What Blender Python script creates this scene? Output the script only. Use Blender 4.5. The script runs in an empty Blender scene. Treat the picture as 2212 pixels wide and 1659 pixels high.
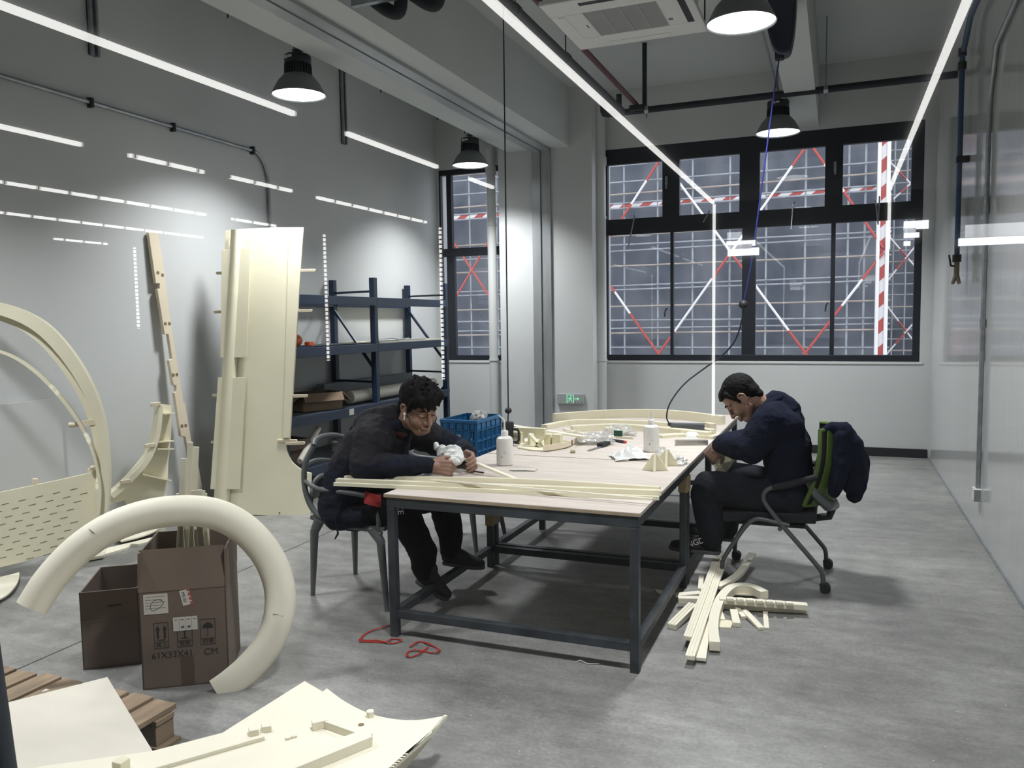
import bpy, bmesh, math, random
from mathutils import Vector, Matrix, Euler, Quaternion, noise
R_ = random.Random(7)
scene = bpy.context.scene
COL = scene.collection
PI = math.pi

# ---------------------------------------------------------------- camera
IW, IH, FPX = 2212.0, 1659.0, 1735.0
YAW, PITCH, ROLL, EYE = 0.38527, 0.07845, 0.015368, 1.62
_f = Vector((-math.sin(YAW)*math.cos(PITCH), math.cos(YAW)*math.cos(PITCH), -math.sin(PITCH)))
_r = Vector((math.cos(YAW), math.sin(YAW), 0))
_d = _f.cross(_r)
_r2 = math.cos(ROLL)*_r + math.sin(ROLL)*_d
_d2 = -math.sin(ROLL)*_r + math.cos(ROLL)*_d
EYEV = Vector((0, 0, EYE))
cd = bpy.data.cameras.new('camera'); cam = bpy.data.objects.new('camera', cd); COL.objects.link(cam)
cd.sensor_fit = 'HORIZONTAL'; cd.sensor_width = 36.0; cd.lens = FPX*36.0/IW
cd.clip_start = 0.05; cd.clip_end = 200
cm = Matrix((_r2, -_d2, -_f)).transposed().to_4x4(); cm.translation = EYEV
cam.matrix_world = cm
scene.camera = cam

# ---------------------------------------------------------------- world, exposure
scene.view_settings.view_transform = 'Standard'
scene.view_settings.look = 'None'
scene.view_settings.exposure = 0.08
scene.view_settings.gamma = 1.0
scene.view_settings.use_curve_mapping = False
scene.cycles.max_bounces = 8
scene.cycles.diffuse_bounces = 4
scene.cycles.glossy_bounces = 4
scene.cycles.transparent_max_bounces = 16
scene.cycles.caustics_reflective = False
scene.cycles.caustics_refractive = False
scene.cycles.sample_clamp_indirect = 6.0
w = bpy.data.worlds.new('overcast'); scene.world = w; w.use_nodes = True
bg = w.node_tree.nodes['Background']; bg.inputs[0].default_value = (0.85, 0.87, 0.91, 1); bg.inputs[1].default_value = 2.9
LAMP_POWER = 60.0
LED_POWER = 4.5
LAMP_COL = (0.955, 0.98, 1.0)

# pixel of the photograph -> point on a plane of the place
def ray(px, py):
    return _r2*(px-IW/2) + _d2*(py-IH/2) + _f*FPX
def onZ(px, py, z=0.0):
    d = ray(px, py); return EYEV + d*((z-EYE)/d.z)
def onY(px, py, y):
    d = ray(px, py); return EYEV + d*(y/d.y)
def onP(px, py, p0, n):
    d = ray(px, py); n = Vector(n); return EYEV + d*((Vector(p0)-EYEV).dot(n)/d.dot(n))
def onX(px, py, x):
    d = ray(px, py); return EYEV + d*(x/d.x)

# ---------------------------------------------------------------- materials
def mat(name, col, rough=0.6, metal=0.0, var=0.0, scale=8.0, bump=0.0, bscale=60.0, spec=0.5, stretch=None, col2=None, detail=4.0, **kw):
    m = bpy.data.materials.new(name); m.use_nodes = True
    nt = m.node_tree; b = nt.nodes['Principled BSDF']
    b.inputs['Base Color'].default_value = (*col, 1); b.inputs['Roughness'].default_value = rough
    b.inputs['Metallic'].default_value = metal; b.inputs['Specular IOR Level'].default_value = spec
    for k, v in kw.items(): b.inputs[k.replace('_', ' ')].default_value = v
    tc = nt.nodes.new('ShaderNodeTexCoord'); mp = nt.nodes.new('ShaderNodeMapping')
    nt.links.new(tc.outputs['Object'], mp.inputs['Vector'])
    if stretch: mp.inputs['Scale'].default_value = stretch
    if var > 0 or col2:
        n = nt.nodes.new('ShaderNodeTexNoise'); n.inputs['Scale'].default_value = scale; n.inputs['Detail'].default_value = detail
        nt.links.new(mp.outputs[0], n.inputs['Vector'])
        r = nt.nodes.new('ShaderNodeValToRGB'); r.color_ramp.elements[0].position = 0.32; r.color_ramp.elements[1].position = 0.68
        c2 = col2 or tuple(max(0, c*(1-var)) for c in col)
        r.color_ramp.elements[0].color = (*c2, 1); r.color_ramp.elements[1].color = (*col, 1)
        nt.links.new(n.outputs['Fac'], r.inputs['Fac']); nt.links.new(r.outputs['Color'], b.inputs['Base Color'])
    if bump > 0:
        n2 = nt.nodes.new('ShaderNodeTexNoise'); n2.inputs['Scale'].default_value = bscale; n2.inputs['Detail'].default_value = 3
        nt.links.new(mp.outputs[0], n2.inputs['Vector'])
        bp = nt.nodes.new('ShaderNodeBump'); bp.inputs['Strength'].default_value = bump; bp.inputs['Distance'].default_value = 0.01
        nt.links.new(n2.outputs['Fac'], bp.inputs['Height']); nt.links.new(bp.outputs['Normal'], b.inputs['Normal'])
    return m
def emis(name, col, s):
    m = bpy.data.materials.new(name); m.use_nodes = True; nt = m.node_tree
    nt.nodes.remove(nt.nodes['Principled BSDF']); e = nt.nodes.new('ShaderNodeEmission')
    e.inputs[0].default_value = (*col, 1); e.inputs[1].default_value = s
    nt.links.new(e.outputs[0], nt.nodes['Material Output'].inputs['Surface']); return m
def clear(name, refl, tint=(1, 1, 1), rough=0.0, haze=0.0, hcol=(0.8, 0.8, 0.8)):
    """thin clear sheet: transparent with a mirror share (and an optional milky share)"""
    m = bpy.data.materials.new(name); m.use_nodes = True; nt = m.node_tree
    nt.nodes.remove(nt.nodes['Principled BSDF'])
    t = nt.nodes.new('ShaderNodeBsdfTransparent'); t.inputs[0].default_value = (*tint, 1)
    g = nt.nodes.new('ShaderNodeBsdfGlossy'); g.inputs['Roughness'].default_value = rough
    mx = nt.nodes.new('ShaderNodeMixShader'); mx.inputs[0].default_value = refl
    base = t
    if haze > 0:
        d = nt.nodes.new('ShaderNodeBsdfDiffuse'); d.inputs[0].default_value = (*hcol, 1)
        m2 = nt.nodes.new('ShaderNodeMixShader'); m2.inputs[0].default_value = haze
        nt.links.new(t.outputs[0], m2.inputs[1]); nt.links.new(d.outputs[0], m2.inputs[2]); base = m2
    nt.links.new(base.outputs[0], mx.inputs[1]); nt.links.new(g.outputs[0], mx.inputs[2])
    nt.links.new(mx.outputs[0], nt.nodes['Material Output'].inputs['Surface']); return m

M = {}
M['wall'] = mat('wall_paint', (0.605, 0.62, 0.615), 0.75, var=0.05, scale=1.5, bump=0.05, bscale=90)
M['ceil'] = mat('ceiling_paint', (0.56, 0.585, 0.57), 0.8, var=0.04, scale=2, bump=0.05, bscale=40)
def concrete(name):
    """polished grey concrete: broad cloudy stains, fine grain, faint trowel streaks"""
    m = mat(name, (0.27, 0.268, 0.255), 0.42, bump=0.06, bscale=140, spec=0.4); nt = m.node_tree; b = nt.nodes['Principled BSDF']
    tc = nt.nodes.new('ShaderNodeTexCoord'); col = None
    for sc, det, lo, hi, p0, p1, st in ((1.1, 10, 0.70, 1.08, 0.36, 0.64, (1, 1, 1)), (7.0, 8, 0.80, 1.10, 0.34, 0.66, (1, 1.8, 1)), (55.0, 4, 0.80, 1.12, 0.3, 0.7, (1, 1, 1)), (2.2, 6, 0.90, 1.12, 0.45, 0.7, (0.35, 2.5, 1))):
        mp = nt.nodes.new('ShaderNodeMapping'); mp.inputs['Scale'].default_value = st; mp.inputs['Location'].default_value = (sc, 2*sc, 0)
        n = nt.nodes.new('ShaderNodeTexNoise'); n.inputs['Scale'].default_value = sc; n.inputs['Detail'].default_value = det; n.inputs['Roughness'].default_value = 0.62
        r = nt.nodes.new('ShaderNodeMapRange'); r.inputs[1].default_value = p0; r.inputs[2].default_value = p1; r.inputs[3].default_value = lo; r.inputs[4].default_value = hi
        nt.links.new(tc.outputs['Object'], mp.inputs[0]); nt.links.new(mp.outputs[0], n.inputs['Vector']); nt.links.new(n.outputs['Fac'], r.inputs[0])
        if col is None: col = r.outputs[0]
        else:
            x = nt.nodes.new('ShaderNodeMath'); x.operation = 'MULTIPLY'; nt.links.new(col, x.inputs[0]); nt.links.new(r.outputs[0], x.inputs[1]); col = x.outputs[0]
    v = nt.nodes.new('ShaderNodeVectorMath'); v.operation = 'SCALE'; v.inputs[0].default_value = (0.285, 0.283, 0.268); nt.links.new(col, v.inputs['Scale'])
    nt.links.new(v.outputs[0], b.inputs['Base Color']); return m
M['floor'] = concrete('concrete_floor')
M['gloss'] = mat('glossy_wall_panel', (0.58, 0.59, 0.58), 0.09, var=0.04, scale=1.2, bump=0.10, bscale=3.0, stretch=(1, 6, 0.5), spec=0.6)
M['hall'] = mat('hall_paint', (0.10, 0.105, 0.11), 0.8, var=0.1, scale=2)
M['hallfloor'] = mat('hall_floor', (0.12, 0.12, 0.12), 0.6, var=0.1, scale=2)
M['frame'] = mat('dark_window_frame', (0.012, 0.015, 0.022), 0.45)
M['dark'] = mat('black_rubber', (0.012, 0.013, 0.016), 0.6)
M['insul'] = mat('black_pipe_insulation', (0.014, 0.016, 0.022), 0.75, bump=0.1, bscale=40)
M['white'] = mat('white_enamel', (0.68, 0.69, 0.67), 0.45)
M['whitepipe'] = mat('white_pipe', (0.60, 0.61, 0.60), 0.4)
M['galv'] = mat('galvanised_steel', (0.42, 0.45, 0.47), 0.38, metal=0.8, var=0.25, scale=14)
M['channel'] = mat('zinc_track', (0.47, 0.49, 0.50), 0.4, metal=0.5, var=0.25, scale=3, stretch=(3, 0.4, 0.4))
M['lampshell'] = mat('grey_reflector', (0.20, 0.215, 0.22), 0.5, metal=0.3)
M['blackmetal'] = mat('black_metal', (0.014, 0.016, 0.02), 0.45)
M['lens'] = emis('lamp_lens', (0.97, 0.98, 1.0), 6.0)
M['led'] = emis('led_strip_light', (0.99, 0.98, 0.95), LED_POWER)
M['glass'] = clear('partition_glass', 0.11)
M['winglass'] = clear('window_glass', 0.03, (0.93, 0.95, 0.97))
M['bluepipe'] = mat('blue_air_pipe', (0.025, 0.06, 0.13), 0.4)
M['bluecord'] = mat('blue_cord', (0.02, 0.025, 0.15), 0.4)
M['navyplastic'] = mat('navy_plastic', (0.018, 0.022, 0.045), 0.35)
M['brass'] = mat('tarnished_brass', (0.22, 0.19, 0.13), 0.35, metal=0.8)
M['redpaint'] = mat('dark_red_paint', (0.10, 0.03, 0.035), 0.5)
M['green'] = emis('lit_green_pictogram', (0.30, 0.95, 0.55), 1.1)
M['signplate'] = mat('brushed_sign_plate', (0.45, 0.48, 0.48), 0.35, metal=0.3)

# ---------------------------------------------------------------- mesh helpers
class MB:
    def __init__(s): s.bm = bmesh.new(); s.mi = 0
    def _f(s, vs):
        try:
            f = s.bm.faces.new(vs); f.material_index = s.mi; return f
        except ValueError: return None
    def box(s, x0, x1, y0, y1, z0, z1, mtx=None):
        v = [Vector((x, y, z)) for z in (z0, z1) for (x, y) in ((x0, y0), (x1, y0), (x1, y1), (x0, y1))]
        if mtx: v = [mtx @ p for p in v]
        v = [s.bm.verts.new(p) for p in v]
        for q in ((3, 2, 1, 0), (4, 5, 6, 7), (0, 1, 5, 4), (1, 2, 6, 5), (2, 3, 7, 6), (3, 0, 4, 7)): s._f([v[i] for i in q])
        return s
    def beam(s, p0, p1, a, b, up=(0, 0, 1)):
        """rectangular bar, a wide (sideways) and b high"""
        p0, p1 = Vector(p0), Vector(p1); d = (p1-p0).normalized(); u = Vector(up)
        if abs(d.dot(u)) > 0.98: u = Vector((0, 1, 0))
        r = d.cross(u).normalized(); u = r.cross(d)
        v = [s.bm.verts.new(p + r*(i*a/2) + u*(j*b/2)) for p in (p0, p1) for (i, j) in ((-1, -1), (1, -1), (1, 1), (-1, 1))]
        for q in ((0, 1, 2, 3), (7, 6, 5, 4), (4, 5, 1, 0), (5, 6, 2, 1), (6, 7, 3, 2), (7, 4, 0, 3)): s._f([v[i] for i in q])
        return s
    def tube(s, pts, r, n=10, cap=True, ry=None, up=(0, 0, 1)):
        pts = [Vector(p) for p in pts]; rs = r if isinstance(r, (list, tuple)) else [r]*len(pts)
        rings = []; u = None
        for i, p in enumerate(pts):
            a = pts[i]-pts[i-1] if i else pts[1]-pts[0]
            b = pts[i+1]-pts[i] if i+1 < len(pts) else a
            t = (a.normalized()+b.normalized())
            t = t.normalized() if t.length > 1e-6 else b.normalized()
            if u is None:
                u = Vector(up)
                if abs(t.dot(u)) > 0.95: u = Vector((1, 0, 0))
            u = (u - t*u.dot(t)).normalized(); v = t.cross(u)
            k = 1.0
            if 0 < i < len(pts)-1:
                c = max(0.5, a.normalized().dot(t)); k = 1/c
            q = ry/r if (ry and not isinstance(r, (list, tuple))) else 1.0
            rings.append([s.bm.verts.new(p + (v*math.cos(2*PI*j/n) + u*q*math.sin(2*PI*j/n))*rs[i]*(k if k < 1.2 else 1.1)) for j in range(n)])
        for A, B in zip(rings, rings[1:]):
            for j in range(n): s._f([A[j], A[(j+1) % n], B[(j+1) % n], B[j]])
        if cap: s._f(rings[0][::-1]); s._f(rings[-1])
        return s
    def lathe(s, prof, c=(0, 0, 0), n=32, mtx=None, cap0=False, cap1=False):
        c = Vector(c); rings = []
        for (r, z) in prof:
            ring = []
            for j in range(n):
                p = Vector((r*math.cos(2*PI*j/n), r*math.sin(2*PI*j/n), z))
                if mtx: p = mtx @ p
                ring.append(s.bm.verts.new(p + c))
            rings.append(ring)
        for A, B in zip(rings, rings[1:]):
            for j in range(n): s._f([A[j], A[(j+1) % n], B[(j+1) % n], B[j]])
        if cap0: s._f(rings[0][::-1])
        if cap1: s._f(rings[-1])
        return s
    def prism(s, poly, ext):
        poly = [Vector(p) for p in poly]; e = Vector(ext)
        A = [s.bm.verts.new(p) for p in poly]; B = [s.bm.verts.new(p+e) for p in poly]
        s._f(A[::-1]); s._f(B); n = len(A)
        for i in range(n): s._f([A[i], A[(i+1) % n], B[(i+1) % n], B[i]])
        return s
    def sheet(s, f, nu, nv, th, nrm=None):
        """grid f(u,v) given thickness th along its normals"""
        P = [[Vector(f(i/nu, j/nv)) for j in range(nv+1)] for i in range(nu+1)]
        def N(i, j):
            a = P[min(i+1, nu)][j]-P[max(i-1, 0)][j]; b = P[i][min(j+1, nv)]-P[i][max(j-1, 0)]
            return a.cross(b).normalized()
        T = [[s.bm.verts.new(P[i][j] + N(i, j)*th/2) for j in range(nv+1)] for i in range(nu+1)]
        B = [[s.bm.verts.new(P[i][j] - N(i, j)*th/2) for j in range(nv+1)] for i in range(nu+1)]
        for i in range(nu):
            for j in range(nv):
                s._f([T[i][j], T[i+1][j], T[i+1][j+1], T[i][j+1]]); s._f([B[i][j], B[i][j+1], B[i+1][j+1], B[i+1][j]])
        for i in range(nu):
            s._f([T[i][0], B[i][0], B[i+1][0], T[i+1][0]]); s._f([T[i][nv], T[i+1][nv], B[i+1][nv], B[i][nv]])
        for j in range(nv):
            s._f([T[0][j], T[0][j+1], B[0][j+1], B[0][j]]); s._f([T[nu][j], B[nu][j], B[nu][j+1], T[nu][j+1]])
        return s
    def ball(s, c, rx, ry=None, rz=None, n=16, m=10, mtx=None):
        ry = rx if ry is None else ry; rz = rx if rz is None else rz
        return s.lathe([(math.sin(PI*i/m)*1.0 if 0 < i < m else 1e-4, -math.cos(PI*i/m)) for i in range(m+1)], c, n,
                       (mtx or Matrix.Identity(3)).to_3x3() @ Matrix.Diagonal((rx, ry, rz)))
def smoothpoly(pts, k=4, closed=False):
    """Catmull-Rom through pixel points"""
    P = [Vector((a, c)) for a, c in pts]; out = []
    n = len(P)
    for i in range(n if closed else n-1):
        p0 = P[(i-1) % n] if (closed or i > 0) else P[i]*2-P[i+1]
        p1, p2 = P[i], P[(i+1) % n]
        p3 = P[(i+2) % n] if (closed or i+2 < n) else p2*2-p1
        for j in range(k):
            t_ = j/k
            out.append(0.5*((2*p1)+(p2-p0)*t_+(2*p0-5*p1+4*p2-p3)*t_**2+(3*p1-p0-3*p2+p3)*t_**3))
    if not closed: out.append(P[-1])
    return [(v.x, v.y) for v in out]
def curve3(P, k=5):
    """smooth curve through points of the place"""
    P = [Vector(p) for p in P]; out = []; n = len(P)
    for i in range(n-1):
        p0 = P[i-1] if i > 0 else P[i]*2-P[i+1]; p1, p2 = P[i], P[i+1]; p3 = P[i+2] if i+2 < n else p2*2-p1
        for j in range(k):
            t_ = j/k
            out.append(0.5*((2*p1)+(p2-p0)*t_+(2*p0-5*p1+4*p2-p3)*t_**2+(3*p1-p0-3*p2+p3)*t_**3))
    return out+[P[-1]]
def obj(name, mb, m, parent=None, smooth=False, bevel=0.0, label=None):
    bm = mb.bm if isinstance(mb, MB) else mb
    bmesh.ops.recalc_face_normals(bm, faces=bm.faces)
    me = bpy.data.meshes.new(name); bm.to_mesh(me); bm.free()
    for mm in (m if isinstance(m, (list, tuple)) else [m]): me.materials.append(M[mm] if isinstance(mm, str) else mm)
    o = bpy.data.objects.new(name, me); COL.objects.link(o)
    if smooth:
        for p in me.polygons: p.use_smooth = True
        try: me.set_sharp_from_angle(angle=math.radians(38))
        except Exception: pass
    if bevel > 0:
        b = o.modifiers.new('bevel', 'BEVEL'); b.width = bevel; b.segments = 2; b.limit_method = 'ANGLE'; b.angle_limit = math.radians(50)
    if parent is not None:
        o.parent = parent; o.matrix_parent_inverse = parent.matrix_basis.inverted()
    if label: o['label'] = label
    return o
def thing(name, label, cat, loc=(0, 0, 0), group=None):
    o = bpy.data.objects.new(name, None); COL.objects.link(o); o.location = loc
    o.empty_display_size = 0.1
    o['label'] = label; o['category'] = cat
    if group: o['group'] = group
    return o
def tag(o, label, cat, group=None):
    o['label'] = label; o['category'] = cat
    if group: o['group'] = group
    return o
def struct(name, mb, m, **k):
    o = obj(name, mb, m, **k); o['kind'] = 'structure'; return o
def structroot(name, loc):
    o = bpy.data.objects.new(name, None); COL.objects.link(o); o.location = loc; o['kind'] = 'structure'; return o
def dup(root, dloc, label, group=None):
    """a copy of a thing with copies of its parts and sub-parts, moved by dloc"""
    def rec(o, par):
        c = o.copy(); COL.objects.link(c)
        if par is not None: c.parent = par; c.matrix_parent_inverse = o.matrix_parent_inverse
        for ch in list(o.children): rec(ch, c)
        return c
    r = rec(root, None); r.location = Vector(root.location) + Vector(dloc); r['label'] = label
    if group: r['group'] = group
    return r

# ---------------------------------------------------------------- the room
XL, XR, YB, YG, ZC = -5.17, 0.98, 10.08, 1.0, 4.48
struct('floor', MB().box(XL-0.2, XR+0.2, YG-0.03, YB+0.25, -0.1, 0), 'floor')
struct('ceiling', MB().box(XL-0.2, XR+0.2, YG-0.03, YB+0.25, ZC, ZC+0.1), 'ceil')
struct('wall_left', MB().box(XL-0.2, XL, YG-0.03, YB+0.25, 0, ZC), 'wall')
struct('wall_right', MB().box(XR, XR+0.2, YG-0.03, YB+0.25, 0, ZC), 'gloss')
W1 = (-5.14, -4.17, 1.08, 3.70); W2 = (-2.77, 0.86, 1.09, 3.76)
b = MB()
b.box(XL, XR, YB, YB+0.25, 0, 1.085); b.box(XL, XR, YB, YB+0.25, 3.76, ZC)
b.box(XL, W1[0], YB, YB+0.25, 1.085, 3.76); b.box(W1[0], W1[1], YB, YB+0.25, 3.70, 3.76)
b.box(W1[1], W2[0], YB, YB+0.25, 1.085, 3.76); b.box(W2[1], XR, YB, YB+0.25, 1.085, 3.76)
struct('wall_back', b, 'wall')
struct('baseboard_back', MB().box(XL, XR-0.02, YB-0.012, YB, 0.0, 0.10), 'dark')
struct('trim_1', MB().box(W2[0], W2[1]+0.03, YB-0.012, YB+0.03, 1.065, 1.088).box(W1[0], W1[1], YB-0.012, YB+0.03, 1.055, 1.078), 'white')
# pillar and ceiling beams
PY = 9.70
struct('wall_pillar', MB().box(-4.08, -2.83, PY, YB, 0, ZC), 'wall')
struct('ceiling_beam', MB().box(-3.94, -3.12, YG, PY+0.02, 3.765, ZC), 'ceil')
struct('ceiling_rib', MB().box(-0.52, -0.235, YG, YB, 3.80, ZC), 'ceil')
# sliding wall track: a shallow zinc channel running under the beam and down the pillar
t = MB(); x0, x1 = -3.61, -3.365
t.box(x0, x0+0.11, YG, PY, 3.735, 3.765); t.box(x0+0.135, x1, YG, PY, 3.735, 3.765); t.box(x0+0.10, x0+0.145, YG, PY, 3.757, 3.766)
t.box(x0, x0+0.11, PY-0.03, PY, 0, 3.765); t.box(x0+0.135, x1, PY-0.03, PY, 0, 3.765); t.box(x0+0.10, x0+0.145, PY-0.008, PY, 0, 3.765)
struct('trim_2', t, 'channel')

# windows -----------------------------------------------------------------
def window(name, X, xs_up, xs_lo, zt, zm0, zm1, sashes):
    root = structroot(name, ((X[0]+X[1])/2, YB+0.06, X[2]))
    fb = MB(); y0, y1 = YB+0.015, YB+0.09
    fb.box(X[0], X[1], y0, y1, zt, X[3]); fb.box(X[0], X[1], y0, y1, X[2], X[2]+0.075)
    fb.box(X[0], X[1], y0, y1, zm0, zm1)
    for (a, c) in xs_up: fb.box(a, c, y0, y1, zm1-0.01, zt+0.01)
    for (a, c) in xs_lo: fb.box(a, c, y0+0.01, y1, X[2]+0.07, zm0+0.01)
    obj('window_frame', fb, 'frame', root, bevel=0.004)
    for row, xs, za, zb in (('u', xs_up, zm1, zt), ('l', xs_lo, X[2]+0.075, zm0)):
        for (a, c), (d, e) in zip(xs, xs[1:]):
            if d-c < 0.03: continue
            obj('pane', MB().box(c-0.005, d+0.005, YB+0.05, YB+0.056, za-0.005, zb+0.005), 'winglass', root)
    return root
def xs(pairs, y): return [(onY(a, y, YB).x, onY(c, y, YB).x) for a, c in pairs]
w2 = window('window_1', W2, [(W2[0], W2[0]+0.03)]+xs([(1430, 1467), (1597, 1641), (1782, 1821)], 380)+[(0.735, W2[1])],
            [(W2[0], W2[0]+0.025), (-1.945, -1.905), (-1.08, -0.92), (-0.085, -0.035), (0.785, W2[1])], 3.57, 2.69, 2.885, None)
w1 = window('window_2', W1, [(W1[0], W1[0]+0.02), (-5.03, -4.955), (W1[1]-0.02, W1[1])], [(W1[0], W1[0]+0.02), (-5.05, -4.93), (W1[1]-0.02, W1[1])], 3.63, 2.52, 2.63, None)
for px, py in ((1440, 392), (1804, 361)):
    p = onY(px, py, YB+0.01)
    obj('window_latch', MB().box(p.x-0.015, p.x+0.015, YB-0.015, YB+0.02, p.z-0.05, p.z+0.06).box(p.x-0.008, p.x+0.012, YB-0.03, YB-0.01, p.z-0.09, p.z), 'galv', w2, bevel=0.004)
for px, py in ((1441, 672), (1788, 660)):
    p = onY(px, py, YB)
    obj('window_handle', MB().tube([(p.x, YB+0.02, p.z+0.03), (p.x, YB-0.03, p.z+0.03), (p.x-0.02, YB-0.035, p.z), (p.x-0.025, YB-0.035, p.z-0.07)], 0.009, 8), 'dark', w2, smooth=True)
for (a, c) in (((1371, 465), (1357, 535)), ((1533, 455), (1519, 480)), ((1713, 440), (1709, 495)), ((1714, 440), (1717, 436)), ((1891, 432), (1897, 485)), ((1900, 425), (1897, 480))):
    p, q = onY(*a, YB-0.04), onY(*c, YB-0.08)
    obj('window_stay', MB().tube([(p.x, YB+0.02, p.z+0.01), p, q], 0.008, 6), 'galv', w2, smooth=True)
# ---------------------------------------------------------------- glass partition and the dark hall behind the photographer
struct('window_3', MB().box(XL, XR, YG-0.006, YG+0.006, 0.0, ZC), 'glass')
HY = -11.4
struct('hall_floor', MB().box(-17, 4, HY, YG-0.03, -0.1, 0), 'hallfloor')
struct('hall_ceiling', MB().box(-17, 4, HY, YG-0.03, 3.46, 3.56), 'hall')
h = MB(); h.box(-17, 4, HY-0.1, HY, -0.1, 3.56); h.box(-17.1, -17, HY, YG-0.03, -0.1, 3.56); h.box(4, 4.1, HY, YG-0.03, -0.1, 3.56)
h.box(-17, XL-0.2, YG-0.03, YG+0.07, -0.1, 3.56); h.box(XR+0.2, 4, YG-0.03, YG+0.07, -0.1, 3.56); h.box(XL-0.2, XR+0.2, YG-0.03, YG+0.0, 4.48, 4.6)
h.box(XL, XR, YG-0.05, YG-0.012, 3.46, ZC)
struct('wall_hall', h, 'hall')
def ys(y): return 2*YG - y
def dashed(name, axis, period, duty=0.86):
    """a strip whose light is broken into short segments along one axis"""
    m = emis(name, (0.99, 0.98, 0.95), LED_POWER); nt = m.node_tree
    tc = nt.nodes.new('ShaderNodeTexCoord'); sp = nt.nodes.new('ShaderNodeSeparateXYZ'); md = nt.nodes.new('ShaderNodeMath'); lt = nt.nodes.new('ShaderNodeMath'); mu = nt.nodes.new('ShaderNodeMath')
    md.operation = 'FLOORED_MODULO'; md.inputs[1].default_value = period; lt.operation = 'LESS_THAN'; lt.inputs[1].default_value = period*duty
    mu.operation = 'MULTIPLY'; mu.inputs[1].default_value = LED_POWER
    nt.links.new(tc.outputs['Object'], sp.inputs[0]); nt.links.new(sp.outputs[axis], md.inputs[0]); nt.links.new(md.outputs[0], lt.inputs[0]); nt.links.new(lt.outputs[0], mu.inputs[0])
    nt.links.new(mu.outputs[0], [n for n in nt.nodes if n.type == 'EMISSION'][0].inputs[1]); return m
M['led_y'] = dashed('broken_led_strip', 1, 0.46, 0.9); M['led_z'] = dashed('broken_led_drop', 2, 0.085, 0.72)
def led(label, runs, wd=0.045):
    """runs: ('c', x, y0, y1) on the hall ceiling or ('w', x, z0, z1) down its far wall, in mirrored depth"""
    x0 = runs[0][1]; t = thing('strip_light', label, 'light', (x0, ys(runs[0][3]), 3.44), 'strip lights of the hall mirrored in the glass')
    for r in runs:
        k, x, p, q, ds = (*r, None)[:5]; m = MB()
        if k == 'c': m.box(x-wd/2, x+wd/2, ys(max(p, q)), ys(min(p, q)), 3.42, 3.458)
        else: m.box(x-wd/2, x+wd/2, HY+0.002, HY+0.025, min(p, q), max(p, q))
        obj('light_tube', m, 'led' if not ds else ('led_y' if k == 'c' else 'led_z'), t)
led('white light strip mirrored over the main table, bending down the middle of the window', [('c', -1.86, 2.2, 13.2), ('w', -1.87, 0.02, 3.44)])
led('white light strip mirrored nearest the right wall, bending down beside the window frame', [('c', 0.67, 2.2, 13.2), ('w', 0.69, 2.6, 3.44)])
led('white light strip mirrored across the upper left wall past the first left lamp', [('c', -4.40, 2.2, 5.91), ('c', -4.40, 6.73, 8.6), ('c', -4.39, 9.51, 10.24)])
led('broken light strip mirrored below the wall conduit, dropping down past the rack', [('c', -7.03, 3.5, 5.98), ('c', -7.02, 6.57, 7.64, 1), ('c', -6.96, 8.0, 9.23, 1), ('c', -7.0, 9.88, 13.2, 1), ('w', -6.81, 0.55, 3.35, 1)])
led('dashed light strip mirrored low on the left wall, with a drop beside the tall panel', [('c', -9.68, 5.5, 10.54, 1), ('c', -9.68, 11.19, 12.33, 1), ('w', -9.35, 0.89, 3.36, 1)])
led('dashed white light strip mirrored just above the notched plank', [('c', -12.22, 6.5, 13.2, 1)])
led('dashed white light strip mirrored lowest on the left wall with a short drop', [('c', -14.9, 11.92, 13.2, 1), ('w', -14.3, 1.58, 3.35, 1)])
M['panelglow'] = emis('white_panel_light', (0.95, 0.97, 1.0), 6.0)
M['panelglow2'] = emis('dim_panel_light', (0.95, 0.97, 1.0), 2.2)
for lab, bars in (('bright stacked light panel mirrored at the middle of the wide window', [(1572, 1602, 503, 517, 1), (1570, 1632, 522, 531, 0), (1573, 1640, 538, 551, 0), (1571, 1625, 530, 537, 1)]),
                  ('small light panels mirrored at the right end of the wide window', [(1952, 2005, 479, 494, 0), (1952, 1985, 504, 513, 0), (1952, 1966, 522, 531, 0), (1952, 1978, 494, 504, 1)]),
                  ('long light panel mirrored on the glossy right wall', [(2085, 2230, 487, 507, 1), (2070, 2230, 516, 525, 0)])):
    m = MB(); m.mi = 0
    for a, c, t, u, k in bars:
        p, q = onY(a, t, ys(HY)), onY(c, u, ys(HY)); m.mi = k
        m.box(p.x, q.x, HY+0.002, HY+0.06, q.z, p.z)
    tag(obj('wall_lamp', m, ['panelglow', 'panelglow2']), lab, 'light')
# leaning pole right beside the lens, against the glass
tag(obj('pole', MB().tube([(-1.335, 0.95, 0.0), (-1.52, 0.96, 1.62)], 0.035, 14), mat('dark_grey_pole', (0.035, 0.042, 0.05), 0.6), smooth=True),
    'dark grey pole leaning at the lower left edge beside the pallet', 'pole')

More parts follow.
